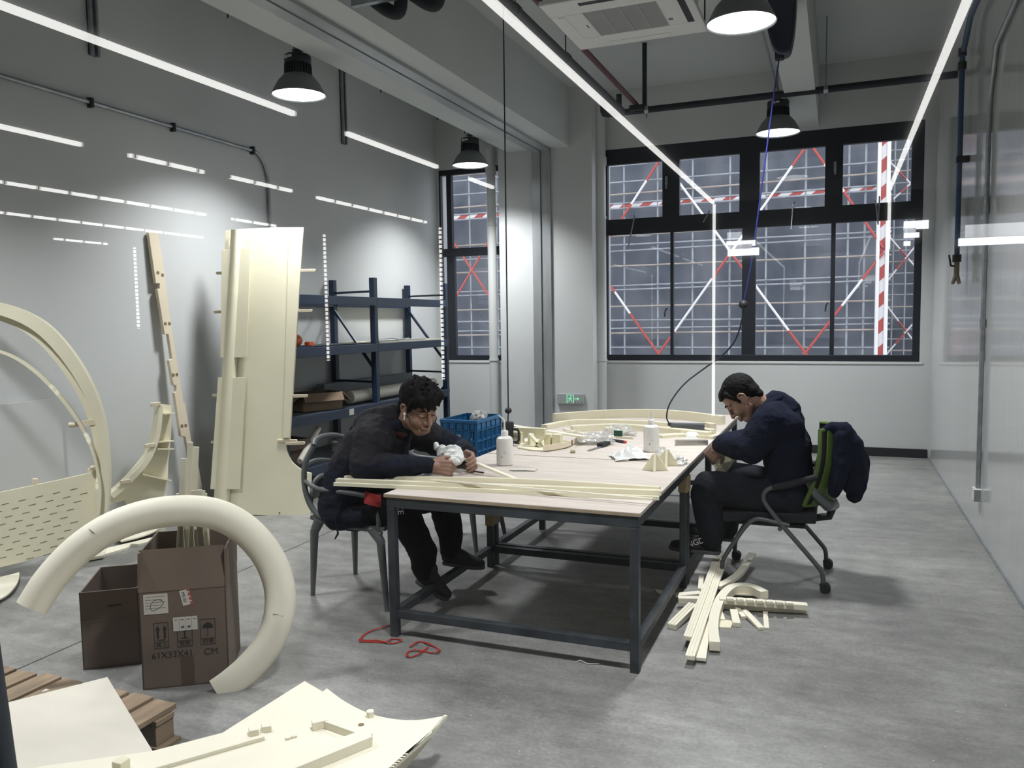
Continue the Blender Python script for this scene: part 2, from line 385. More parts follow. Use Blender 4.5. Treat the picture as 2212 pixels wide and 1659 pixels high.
# ---------------------------------------------------------------- lamps
def make_lamp(x, y, label):
    z = 3.47
    t = thing('pendant_lamp', label, 'lamp', (x, y, z), 'round pendant lamps')
    def at(prof): return [(r, zz) for r, zz in prof]
    c = (x, y, z)
    obj('reflector', MB().lathe([(0.212, 0.004), (0.217, 0.0), (0.219, 0.006), (0.205, 0.03), (0.165, 0.105), (0.118, 0.158), (0.10, 0.165), (0.10, 0.16), (0.115, 0.152), (0.160, 0.10), (0.20, 0.03), (0.212, 0.004)], c, 48), 'lampshell', t, smooth=True)
    obj('lens', MB().lathe([(0.0005, 0.012), (0.207, 0.012), (0.207, 0.016), (0.0005, 0.016)], c, 48), 'lens', t)
    s = MB()
    s.lathe([(0.085, 0.155), (0.085, 0.255)], c, 32, cap0=True, cap1=True)
    for k in range(30):
        a = 2*PI*k/30; d = Vector((math.cos(a), math.sin(a), 0)); e = Vector((-math.sin(a), math.cos(a), 0))
        s.prism([Vector(c)+d*0.08+e*0.004+Vector((0, 0, 0.158)), Vector(c)+d*0.112+e*0.004+Vector((0, 0, 0.158)), Vector(c)+d*0.108+e*0.004+Vector((0, 0, 0.245)), Vector(c)+d*0.08+e*0.004+Vector((0, 0, 0.25))], e*-0.008)
    obj('heat_sink', s, 'blackmetal', t)
    obj('driver_housing', MB().lathe([(0.07, 0.245), (0.104, 0.25), (0.107, 0.258), (0.107, 0.31), (0.10, 0.318), (0.06, 0.322)], c, 32, cap0=True, cap1=True), 'blackmetal', t, smooth=True)
    obj('top_cap', MB().lathe([(0.068, 0.32), (0.06, 0.332), (0.025, 0.336), (0.02, 0.35), (0.045, 0.356), (0.045, 0.362), (0.02, 0.368)], c, 24, cap0=True, cap1=True), 'lampshell', t, smooth=True)
    obj('rating_label', MB().box(x-0.055, x-0.02, y-0.1085, y-0.10, z+0.275, z+0.298).box(x-0.015, x+0.02, y-0.1095, y-0.10, z+0.28, z+0.298), 'white', t)
    obj('junction_cup', MB().lathe([(0.028, 0.366), (0.034, 0.37), (0.034, 0.42), (0.02, 0.425)], c, 20, cap0=True, cap1=True), 'galv', t, smooth=True)
    ld = bpy.data.lights.new('lamp_light', 'AREA'); ld.shape = 'DISK'; ld.size = 0.40; ld.energy = LAMP_POWER; ld.color = LAMP_COL; ld.spread = math.radians(121)
    lo = bpy.data.objects.new('lamp_light', ld); COL.objects.link(lo); lo.location = (x, y, z+0.009); lo.parent = t; lo.matrix_parent_inverse = t.matrix_basis.inverted()
    return t
l0 = make_lamp(-4.09, 5.57, 'grey pendant lamp hanging in front of the big ceiling beam at upper left')
dup(l0, (0, 3.30, 0), 'grey pendant lamp hanging over the narrow left window by the rack')
l2 = dup(l0, (3.495, -0.15, 0), 'largest pendant lamp, cut by the top of the photo beside the dark cord reel')
l3 = dup(l0, (3.50, 3.15, 0), 'grey pendant lamp in front of the wide window, below the black pipe')
dup(l0, (0, -3.30, 0), 'grey pendant lamp of the left row nearest the glass, above the photo')
dup(l0, (3.495, -3.35, 0), 'grey pendant lamp of the right row nearest the glass, above the photo')
# conduits carrying the lamps
def pipe(name, pts, r, m, label, cat='pipe', group=None, n=10):
    return tag(obj(name, MB().tube(pts, r, n), m, smooth=True), label, cat, group)
zc = 3.90
t = thing('lamp_conduit', 'thin grey conduit running along the left lamps under the ceiling beam', 'pipe', (-4.09, 5.5, zc))
obj('tube', MB().tube([(-4.09, YG+0.05, zc), (-4.09, YB, zc)], 0.012, 8), 'galv', t, smooth=True)
for y in (4.75, 6.83, 8.0, 8.7):
    obj('drop_rod', MB().tube([(-4.075, y, zc-0.09), (-4.075, y, ZC)], 0.006, 6), 'blackmetal', t)
t = thing('lamp_conduit', 'thin grey conduit holding the two right lamps near the ceiling rib', 'pipe', (-0.59, 5.5, zc))
obj('tube', MB().tube([(-0.593, YG+0.05, zc), (-0.593, 9.3, zc)], 0.012, 8), 'galv', t, smooth=True)
for y in (2.4, 5.6, 8.72): obj('drop_rod', MB().tube([(-0.595, y, zc-0.05), (-0.595, y, ZC)], 0.007, 6), 'galv', t)
# ---------------------------------------------------------------- ceiling cassette air conditioner
z = 3.69; k = (z-EYE)/(3.9-EYE)
x0, x1 = -2.06*k, -0.995*k; y1 = 6.74*k; y0 = y1-(x1-x0)*0.98
t = thing('air_conditioner', 'white ceiling air conditioner panel with grey intake grille', 'air conditioner', ((x0+x1)/2, (y0+y1)/2, z))
obj('housing', MB().box(x0+0.06, x1-0.06, y0+0.06, y1-0.06, z+0.03, z+0.30), 'white', t, bevel=0.01)
fr = 0.235
p = MB()
p.box(x0, x1, y0, y0+fr, z, z+0.035).box(x0, x1, y1-fr, y1, z, z+0.035).box(x0, x0+fr, y0+fr, y1-fr, z, z+0.035).box(x1-fr, x1, y0+fr, y1-fr, z, z+0.035)
obj('face_panel', p, 'white', t, bevel=0.008)
g = MB(); gx0, gx1, gy0, gy1 = x0+fr, x1-fr, y0+fr, y1-fr
n = 64
for i in range(n): g.box(gx0, gx1, gy0+(gy1-gy0)*(i+0.15)/n, gy0+(gy1-gy0)*(i+0.85)/n, z+0.004, z+0.010)
for i in range(5): g.box(gx0+(gx1-gx0)*i/4-0.004, gx0+(gx1-gx0)*i/4+0.004, gy0, gy1, z+0.001, z+0.012)
obj('intake_grille', g, mat('grey_grille', (0.36, 0.37, 0.36), 0.5), t)
obj('filter', MB().box(gx0, gx1, gy0, gy1, z+0.014, z+0.02), mat('grey_filter', (0.16, 0.17, 0.165), 0.9), t)
v = MB()
v.box(x1-0.10, x1-0.055, gy0+0.02, gy1-0.02, z-0.002, z+0.004).box(gx0+0.02, gx1-0.02, y0+0.055, y0+0.10, z-0.002, z+0.004)
obj('open_vent', v, 'dark', t)
for (a, b_, c, d) in ((x0+0.055, x0+0.105, gy0+0.02, gy1-0.02), (gx0+0.02, gx1-0.02, y1-0.105, y1-0.055)):
    obj('vent_flap', MB().box(a, b_, c, d, z-0.004, z+0.002), 'white', t, bevel=0.002)
obj('lamp_window', MB().box(gx0-0.04, gx0-0.032, gy0+0.22, gy0+0.28, z-0.001, z+0.003), 'dark', t)
obj('badge', MB().box(gx1+0.02, gx1+0.05, gy0+0.33, gy0+0.37, z-0.001, z+0.003), mat('grey_badge', (0.2, 0.13, 0.13), 0.5), t)
for (a, c) in ((x0+0.02, y0+0.02), (x0+0.02, y1-0.03), (x1-0.02, y1-0.03), (x1-0.02, y0+0.02)):
    obj('hanger_rod', MB().tube([(a, c, z+0.02), (a, c, ZC)], 0.006, 6), 'blackmetal', t)
# ---------------------------------------------------------------- pipes under the ceiling
zp = 3.80
a = onZ(1345, 243, zp); xa = a.x; ya = a.y
t = thing('insulated_pipe', 'long black insulated pipe running back along the ceiling beside the air conditioner', 'pipe', (xa, 5, zp))
obj('tube', MB().tube([(xa, YG+0.05, zp), (xa, ya-0.02, zp)], 0.042, 12), 'insul', t, smooth=True)
for px, py in ((1130, 20), (1235, 125)):
    q = onZ(px, py, zp)
    obj('pipe_clamp', MB().tube([(xa, q.y-0.03, zp), (xa, q.y+0.03, zp)], 0.05, 12), 'dark', t, smooth=True)
    obj('drop_rod', MB().tube([(xa, q.y, zp-0.06), (xa, q.y, ZC)], 0.006, 6), 'blackmetal', t)
t = thing('water_pipe', 'black pipe crossing the room above the wide window', 'pipe', (0, ya, zp))
xu = onY(1303, 240, ya).x
obj('tube', MB().tube([(xu, ya, zp+0.18), (xu, ya, zp+0.04), (xu+0.015, ya, zp+0.01), (xu+0.05, ya, zp), (XR, ya, zp)], 0.034, 12), 'insul', t, smooth=True)
x2 = onY(1337, 220, ya).x
obj('riser', MB().tube([(x2, ya, zp), (x2, ya, zp+0.19)], 0.03, 12), 'insul', t, smooth=True)
x3 = onY(1392, 200, ya).x
obj('riser', MB().tube([(x3, ya, zp), (x3, ya, ZC)], 0.022, 10), 'insul', t, smooth=True)
for px in (1397, 1784):
    x4 = onY(px, 200, ya).x
    obj('pipe_clamp', MB().tube([(x4-0.02, ya, zp), (x4+0.02, ya, zp)], 0.042, 12), 'galv', t, smooth=True)
    obj('drop_rod', MB().tube([(x4, ya, zp-0.09), (x4, ya, ZC)], 0.007, 6), 'galv', t)
q = onY(1375, 226, ya-0.02)
t = thing('red_pipe', 'dark red pipe slanting away behind the air conditioner', 'pipe', tuple(q))
obj('tube', MB().tube([(q.x, YG+0.05, q.z), (q.x, q.y, q.z)], 0.024, 10), 'redpaint', t, smooth=True)
obj('bracket', MB().box(q.x-0.06, q.x+0.09, ya-0.1, ya-0.035, q.z-0.07, q.z-0.02), 'dark', t)
# two fat black insulated bends hanging from the ceiling left of the glass reflection
yb_ = 4.6
for path, lab in ((((745, -60), (775, -28), (812, 4), (838, 22), (856, 27), (865, 15), (866, -30), (866, -120)), 'fat black insulated pipe bend hanging at the top of the photo, left one of two'),
                  (((835, -60), (868, -30), (905, -4), (925, 8), (940, 9), (947, -5), (948, -40), (948, -120)), 'fat black insulated pipe bend hanging at the top of the photo, right one of two')):
    pts = [onY(a, c, yb_) for a, c in smoothpoly(path, 3)]; pts[-1].z = ZC; pts[0] = pts[0]+Vector((-0.3, 0, 0.25))
    tag(obj('pipe_bend', MB().tube(pts, 0.043, 16), 'insul', smooth=True), lab, 'pipe', 'fat black pipe bends at the top')
p, q = onY(762, 8, yb_-0.09), onY(862, -12, yb_-0.09)
tag(obj('support_strut', MB().beam(p, p+(q-p)*2.2, 0.04, 0.045), 'galv'), 'short steel strut across the fat black pipe bends at the top', 'strut')
# white rain pipes either side of the pillar
for px, y, lab, r in ((1064, 9.93, 'white vertical pipe between the narrow window and the pillar', 0.06), (1297, 9.96, 'white vertical pipe between the pillar and the wide window', 0.075)):
    x = onY(px, 600, y).x
    t = thing('drain_pipe', lab, 'pipe', (x, y, 0))
    zt = 3.9 if px < 1200 else ZC
    obj('tube', MB().tube([(x, y, 0), (x, y, zt)], r, 20), 'whitepipe', t, smooth=True)
    for zz in (0.35, 1.1, 2.9): obj('pipe_clip', MB().tube([(x, y, zz-0.012), (x, y, zz+0.012)], r+0.008, 20).box(x-0.01, x+0.01, y, YB, zz-0.01, zz+0.01), 'whitepipe', t, smooth=True)
    obj('socket', MB().tube([(x, y, 3.55), (x, y, 3.65)], r+0.012, 20), 'whitepipe', t, smooth=True)
# conduit on the left wall, bending down behind the tall panel
xl = XL+0.02
pts = [onX(p, q, xl) for p, q in ((0, 163), (545, 325))]
c0, c1 = pts; e = onX(583, 480, xl)
arc = [Vector((xl, c1.y+(e.y-c1.y)*math.sin(a), c1.z-(0.30)*(1-math.cos(a)))) for a in [PI/2*i/8 for i in range(9)]]
t = thing('wall_conduit', 'grey conduit along the left wall bending down behind the tall cream panel', 'pipe', tuple(c1))
obj('tube', MB().tube([c0+(c0-c1)*0.6]+arc+[Vector((xl, e.y, 0.3))], 0.016, 10), 'galv', t, smooth=True)
for px, py in ((195, 222), (373, 275), (545, 325)):
    q = onX(px, py, xl); obj('pipe_clip', MB().box(XL, XL+0.045, q.y-0.012, q.y+0.012, q.z-0.035, q.z+0.035), 'blackmetal', t)
for (a, c, lab) in (((203, 0), (208, 122), 'narrow steel channel on the left wall above the light strip, nearer the glass'), ((743, 168), (746, 312), 'narrow steel channel on the left wall between the two left lamps')):
    p, q = onX(*a, XL+0.02), onX(*c, XL+0.02)
    tag(obj('wall_channel', MB().box(XL, XL+0.04, q.y-0.05, q.y-0.03, q.z, min(p.z+0.3, ZC)).box(XL, XL+0.04, q.y+0.0, q.y+0.02, q.z, min(p.z+0.3, ZC)).box(XL, XL+0.012, q.y-0.05, q.y+0.02, q.z, min(p.z+0.3, ZC)), 'galv'), lab, 'channel')
# right wall: blue air pipe with tap, grey conduit with socket box
xr = XR-0.07
p = [onX(2068, 560, xr), onX(2078, 115, xr)]
yp = (p[0].y+p[1].y)/2; ztop = p[1].z; zlow = p[0].z
t = thing('air_pipe', 'blue air pipe down the glossy right wall ending in a brass tap', 'pipe', (xr, yp, zlow))
obj('tube', MB().tube([(xr, yp, zlow), (xr, yp, ztop-0.03), (xr+0.005, yp-0.01, ztop), (xr+0.02, yp-0.25, ztop+0.20), (xr+0.02, YG+1, ztop+0.25)], 0.021, 12), 'bluepipe', t, smooth=True)
for zz in (ztop-0.14, ztop-0.03): obj('coupling', MB().tube([(xr, yp, zz), (xr, yp, zz+0.06)], 0.032, 12), 'dark', t, smooth=True)
obj('pipe_clip', MB().box(xr-0.025, XR-0.002, yp-0.03, yp+0.03, onX(2075, 343, xr).z-0.02, onX(2075, 343, xr).z+0.03), 'dark', t)
obj('coupling', MB().tube([(xr, yp, zlow-0.02), (xr, yp, zlow+0.04)], 0.034, 12), 'dark', t, smooth=True)
tp = MB().tube([(xr, yp, zlow-0.02), (xr, yp, zlow-0.13)], 0.022, 12).tube([(xr, yp, zlow-0.12), (xr-0.03, yp-0.02, zlow-0.2)], [0.02, 0.014], 10).tube([(xr, yp, zlow-0.12), (xr+0.02, yp-0.03, zlow-0.2)], [0.02, 0.014], 10)
tpo = obj('tap', tp, 'brass', t, smooth=True)
obj('tap_lever', MB().tube([(xr, yp, zlow-0.06), (xr-0.045, yp-0.02, zlow-0.05), (xr-0.06, yp-0.02, zlow+0.04)], 0.008, 8), 'dark', tpo, smooth=True)
xr = XR-0.02
p, q = onX(2140, 265, xr), onX(2109, 1048, xr)
ym = (p.y+q.y)/2
t = thing('wall_conduit', 'grey steel conduit down the glossy right wall ending at a socket box', 'pipe', (xr, ym, q.z))
obj('tube', MB().tube([(xr, ym, 0.36), (xr, ym, 2.95), (xr, ym-0.05, 3.15), (xr, ym-0.22, 3.42), (xr, YG+0.3, 3.95)], 0.016, 10), 'galv', t, smooth=True)
for zz in (2.35, 1.55): obj('coupling', MB().tube([(xr, ym, zz-0.03), (xr, ym, zz+0.03)], 0.021, 10), 'galv', t, smooth=True)
bx = obj('socket_box', MB().box(XR-0.05, XR, ym-0.06, ym+0.06, 0.27, 0.36), 'white', t, bevel=0.004)
obj('socket_plate', MB().box(XR-0.052, XR-0.01, ym-0.062, ym-0.058, 0.272, 0.358), 'galv', bx)

# ---------------------------------------------------------------- exit sign on the pillar
p, q = onY(1205, 849, PY), onY(1263, 874, PY)
x0, x1, z0, z1 = p.x, q.x, q.z+0.005, p.z-0.005; cz = (z0+z1)/2
t = thing('exit_sign', 'grey exit sign plate with green running man on the pillar', 'sign', ((x0+x1)/2, PY, cz))
obj('plate', MB().box(x0, x1, PY-0.03, PY, z0, z1), 'signplate', t, bevel=0.004)
g = MB(); yf = PY-0.032; H = z1-z0; s = H*0.42; cx_ = x0+(x1-x0)*0.50
def flat(poly): g.prism([(cx_+a*s, yf, cz+c*s) for a, c in poly], (0, 0.002, 0))
def bar(a, c, wd):
    d = Vector((c[0]-a[0], c[1]-a[1])).normalized(); n_ = Vector((-d.y, d.x))*wd/2
    flat([(a[0]+n_.x, a[1]+n_.y), (c[0]+n_.x, c[1]+n_.y), (c[0]-n_.x, c[1]-n_.y), (a[0]-n_.x, a[1]-n_.y)])
bar((-0.85, -0.95), (-0.85, 0.95), 0.16); bar((0.75, -0.95), (0.75, 0.95), 0.16); bar((-0.85, 0.9), (0.75, 0.9), 0.14)
flat([(0.1+0.17*math.cos(2*PI*i/10), 0.58+0.17*math.sin(2*PI*i/10)) for i in range(10)])
bar((0.0, 0.36), (-0.12, -0.1), 0.28); bar((0.05, 0.3), (0.42, 0.12), 0.13); bar((-0.02, 0.32), (-0.42, 0.2), 0.13); bar((-0.42, 0.22), (-0.52, -0.08), 0.12)
bar((-0.1, -0.1), (0.28, -0.28), 0.17); bar((0.28, -0.22), (0.2, -0.75), 0.15); bar((-0.14, -0.1), (-0.32, -0.48), 0.17); bar((-0.30, -0.46), (-0.66, -0.56), 0.14)
bar((1.0, 0.05), (1.75, 0.05), 0.17); flat([(1.6, 0.45), (2.15, 0.05), (1.6, -0.35), (1.75, 0.05)])
obj('running_man_symbol', g, 'green', t)
for i in range(3): obj('test_button', MB().tube([(x1-0.03-0.04*i, PY-0.034, z0+0.02), (x1-0.03-0.04*i, PY-0.03, z0+0.02)], 0.006, 8), 'dark', t)

# ---------------------------------------------------------------- scaffolded building across the yard
YF = 24.0
M['net'] = mat('grey_blue_safety_net', (0.165, 0.175, 0.195), 0.9, col2=(0.070, 0.080, 0.105), scale=0.8, bump=1.0, bscale=1.6, stretch=(1.2, 1, 0.5), detail=10)
M['net2'] = mat('dark_safety_net', (0.085, 0.095, 0.12), 0.9, var=0.35, scale=1.2, stretch=(2.5, 1, 0.5))
M['steel'] = mat('scaffold_steel', (0.34, 0.36, 0.39), 0.5, metal=0.2, var=0.3, scale=3)
M['bamboo'] = mat('rusty_scaffold_pole', (0.40, 0.345, 0.30), 0.6, var=0.3, scale=2)
M['redband'] = mat('red_band_paint', (0.42, 0.07, 0.06), 0.5)
M['whiteband'] = mat('white_band_paint', (0.72, 0.70, 0.70), 0.5)
struct('ground', MB().box(-30, 15, YB+0.3, 40, -6.2, -6.0), 'hallfloor')
tag(obj('building', MB().box(-22, 12, 32.0, 36, -6, 20), 'net2'), 'dark unfinished building behind the scaffolding outside the windows', 'building')
t = thing('scaffold', 'steel scaffold with red and white braces and grey netting outside the windows', 'scaffold', (-5, YF, -6))
xa, xb = -17.0, onY(1898, 600, YF+1).x
def net(u, v):
    x = xa + (xb-xa)*u; z = -6+17*v
    return (x, YF+1.0+0.16*noise.noise(Vector((x*1.3, z*0.7, 2)))+0.09*abs(math.sin(z*0.72*PI))+0.10*noise.noise(Vector((x*0.6, z*4.5, 5))), z)
obj('safety_net', MB().sheet(net, 110, 90, 0.01), 'net', t, smooth=True)
vx = (1349, 1421, 1496, 1576, 1654, 1738, 1830, 1866)
for px in vx:
    x = onY(px, 600, YF).x
    obj('upright_pole', MB().tube([(x, YF, -6), (x, YF, 11)], 0.03, 8), 'steel', t, smooth=True)
for px in (963, 1017, 1075, 1130, 1190, 1250):
    x = onY(px, 600, YF).x
    obj('upright_pole', MB().tube([(x, YF, -6), (x, YF, 11)], 0.03, 8), 'steel', t, smooth=True)
hz = [346, 359, 393, 421, 439, 451, 510, 529, 543, 575, 618, 627, 662, 691, 710, 720, 750]
zs = [onY(1350, y, YF).z for y in hz]
zs += [zs[0]+0.45, zs[0]+0.9]
for i, zz in enumerate(zs):
    tl = (R_.random()-0.5)*0.16
    obj('ledger_pole', MB().tube([(xa, YF-0.05-0.04*(i % 2), zz+tl), (xb+0.25, YF-0.05-0.04*(i % 2), zz-tl)], 0.026, 8), 'bamboo' if i % 3 == 0 else 'steel', t, smooth=True)
# red and white toe board and corner band
zt0, zt1 = zs[5]+0.03, zs[4]-0.02
tb = MB(); n = 60
for i in range(n):
    x = xa+(xb-xa)*i/n; dx = (xb-xa)/n; tb.mi = i % 2
    tb.prism([(x, YF-0.02, zt0), (x+dx, YF-0.02, zt0), (x+dx+0.16, YF-0.02, zt1), (x+0.16, YF-0.02, zt1)], (0, 0.03, 0))
obj('toe_board', tb, ['redband', 'whiteband'], t)
cb = MB(); xc0, xc1 = onY(1899, 500, YF-0.2).x, onY(1913, 500, YF-0.2).x
for i in range(48):
    za = -6+17*i/48; cb.mi = i % 2
    cb.prism([(xc0, YF-0.2, za), (xc1, YF-0.2, za+0.14), (xc1, YF-0.2, za+0.14+17/48), (xc0, YF-0.2, za+17/48)], (0, 0.03, 0))
obj('corner_band', cb, ['redband', 'whiteband'], t)
for px in (1897, 1917):
    x = onY(px, 500, YF-0.25).x
    obj('corner_pole', MB().tube([(x, YF-0.25, -6), (x, YF-0.25, 11)], 0.05, 8), 'whiteband', t, smooth=True)
def brace(a, c):
    p, q = onY(*a, YF-0.25), onY(*c, YF-0.25); L = (q-p).length; m = MB()
    k = max(2, round(L/0.9)); cols = [0]+[1, 1, 0]*k
    for i in range(k):
        m.mi = 0 if (i in (0, k-1) or i == k//2) else 1
        m.tube([p+(q-p)*(i/k), p+(q-p)*((i+1)/k)], 0.035, 8)
    obj('diagonal_brace', m, ['redband', 'whiteband'], t, smooth=True)
for a, c in (((1427, 340), (1745, 770)), ((1757, 294), (1418, 771)), ((1740, 296), (1908, 535)), ((1430, 338), (1300, 540)), ((1296, 585), (1427, 771)), ((1908, 545), (1733, 771)),
             ((978, 520), (1067, 655)), ((1059, 516), (979, 652)), ((935, 460), (968, 510))): brace(a, c)
# farther return of the scaffold, right of the corner
YR = 30.0
t = thing('scaffold', 'farther scaffold with close horizontal poles at the right end of the wide window', 'scaffold', (4, YR, -6))
xa, xb = onY(1900, 600, YR+1).x-1, onY(2050, 600, YR+1).x+2
obj('safety_net', MB().sheet(lambda u, v: (xa+(xb-xa)*u, YR+1+0.05*math.sin(v*60), -6+19*v), 20, 60, 0.01), 'net', t, smooth=True)
for i in range(46):
    zz = -4+17*i/46+R_.uniform(-0.04, 0.04)
    obj('ledger_pole', MB().tube([(xa, YR, zz), (xb, YR, zz)], 0.028, 6), 'bamboo' if i % 4 == 0 else 'steel', t, smooth=True)
for px in (1928, 1955, 1985):
    x = onY(px, 600, YR).x; obj('upright_pole', MB().tube([(x, YR, -6), (x, YR, 13)], 0.03, 6), 'steel', t, smooth=True)
for a, c in (((1918, 345), (1975, 405)), ((1980, 385), (1930, 430)), ((1920, 510), (1980, 580)), ((1980, 528), (1918, 605)), ((1915, 660), (1980, 745)), ((1980, 690), (1915, 765))):
    p, q = onY(*a, YR-0.15), onY(*c, YR-0.15); m = MB().tube([p, p+(q-p)*0.4], 0.03, 6); m.mi = 1; m.tube([p+(q-p)*0.4, p+(q-p)*0.7], 0.03, 6); m.mi = 0; m.tube([p+(q-p)*0.7, q], 0.03, 6)
    obj('diagonal_brace', m, ['whiteband', 'redband'], t, smooth=True)
# ---------------------------------------------------------------- materials of the things in the room
M['ply'] = mat('pale_plywood', (0.62, 0.56, 0.50), 0.55, col2=(0.52, 0.46, 0.41), scale=3, stretch=(1.0, 7, 7), detail=8)
M['plyedge'] = mat('plywood_edge', (0.42, 0.33, 0.22), 0.7, var=0.4, scale=10)
M['tablesteel'] = mat('worn_grey_steel', (0.065, 0.075, 0.085), 0.5, metal=0.4, var=0.5, scale=9, bump=0.06)
M['resin'] = mat('cream_resin', (0.79, 0.745, 0.56), 0.5, var=0.07, scale=3)
M['resin2'] = mat('warm_cream_resin', (0.76, 0.67, 0.51), 0.5, var=0.08, scale=3)
M['foam'] = mat('cream_foam', (0.81, 0.77, 0.63), 0.6, var=0.05, scale=4)
M['whiteboard'] = mat('white_painted_board', (0.68, 0.64, 0.55), 0.55, var=0.08, scale=2, stretch=(1, 5, 1))
M['wood'] = mat('pallet_wood', (0.33, 0.24, 0.155), 0.75, var=0.45, scale=4, stretch=(5, 1.0, 5), detail=8, bump=0.1)
M['card'] = mat('brown_cardboard', (0.18, 0.135, 0.105), 0.8, var=0.15, scale=5)
M['card2'] = mat('tan_cardboard', (0.25, 0.175, 0.115), 0.8, var=0.15, scale=5)
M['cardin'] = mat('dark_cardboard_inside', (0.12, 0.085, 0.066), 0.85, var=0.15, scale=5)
M['paper'] = mat('white_paper', (0.60, 0.58, 0.52), 0.7)
M['ink'] = mat('dark_ink', (0.02, 0.018, 0.018), 0.7)
M['redink'] = mat('red_ink', (0.45, 0.08, 0.06), 0.7)
M['rackblue'] = mat('dark_blue_rack_paint', (0.010, 0.026, 0.060), 0.45, var=0.25, scale=6)
M['chairgrey'] = mat('grey_plastic_chair', (0.105, 0.115, 0.115), 0.5, var=0.12, scale=5)
M['crateblue'] = mat('blue_crate_plastic', (0.012, 0.13, 0.31), 0.4)
M['orange'] = mat('orange_plastic', (0.75, 0.13, 0.03), 0.4)
M['ribbon'] = mat('red_strapping', (0.42, 0.03, 0.02), 0.5)
M['tape'] = mat('tan_tape', (0.28, 0.20, 0.10), 0.5)
M['bottle'] = mat('milky_bottle_plastic', (0.78, 0.77, 0.73), 0.35)
M['film'] = clear('clear_plastic_film', 0.16, (0.96, 0.97, 0.96), 0.12, 0.30, (0.8, 0.8, 0.78))

# ---------------------------------------------------------------- work tables
def table(label, y0, y1, rails, mid=()):
    x0, x1, z = -2.135, -0.808, 0.75
    t = thing('work_table', label, 'table', ((x0+x1)/2, (y0+y1)/2, 0), 'plywood work tables on steel frames')
    tp = obj('tabletop', MB().box(x0, x1, y0, y1, z-0.016, z), 'ply', t)
    obj('edge_band', MB().box(x0-0.0015, x1+0.0015, y0-0.0015, y0+0.002, z-0.017, z-0.003).box(x0-0.0015, x0+0.002, y0, y1, z-0.017, z-0.003), 'plyedge', tp)
    f = MB(); a = 0.042
    X0, X1, Y0, Y1 = x0+0.01, x1-0.01, y0+0.006, y1-0.006; zt = z-0.016
    f.box(X0, X1, Y0, Y0+a, zt-0.055, zt).box(X0, X1, Y1-a, Y1, zt-0.055, zt).box(X0, X0+a, Y0+a, Y1-a, zt-0.055, zt).box(X1-a, X1, Y0+a, Y1-a, zt-0.055, zt)
    obj('top_frame', f, 'tablesteel', t, bevel=0.003)
    for yy in (Y0, Y1-a)+tuple(mid):
        for xx in (X0, X1-a):
            obj('leg', MB().box(xx, xx+a, yy, yy+a, 0, zt-0.055), 'tablesteel', t, bevel=0.003)
    for (xa, xb, ya, yb) in [(X0+a, X1-a, yy, yy+a) for yy in rails]+[(X0, X0+a, Y0+a, Y1-a), (X1-a, X1, Y0+a, Y1-a)]:
        obj('lower_rail', MB().box(xa, xb, ya, yb, 0.10, 0.142), 'tablesteel', t, bevel=0.003)
    return t
tA = table('front plywood table on a grey steel frame, long cream strips lying across its near edge', 3.50, 4.80, (3.506, 4.752))
tB = table('rear plywood table on a steel frame, reaching back towards the wide window', 4.815, 7.36, (4.821, 5.75, 7.312), (5.75,))
tp_ = MB()
tp_.box(-0.866, -0.813, 4.745, 4.868, 0.585, 0.675)
tag(obj('tape_wrap', tp_, 'tape'), 'tan tape binding the two right table legs together', 'tape')
tag(obj('tape_wrap', MB().box(-2.13, -2.077, 4.745, 4.868, 0.28, 0.42), 'tape'), 'tan tape binding the two left table legs together', 'tape')

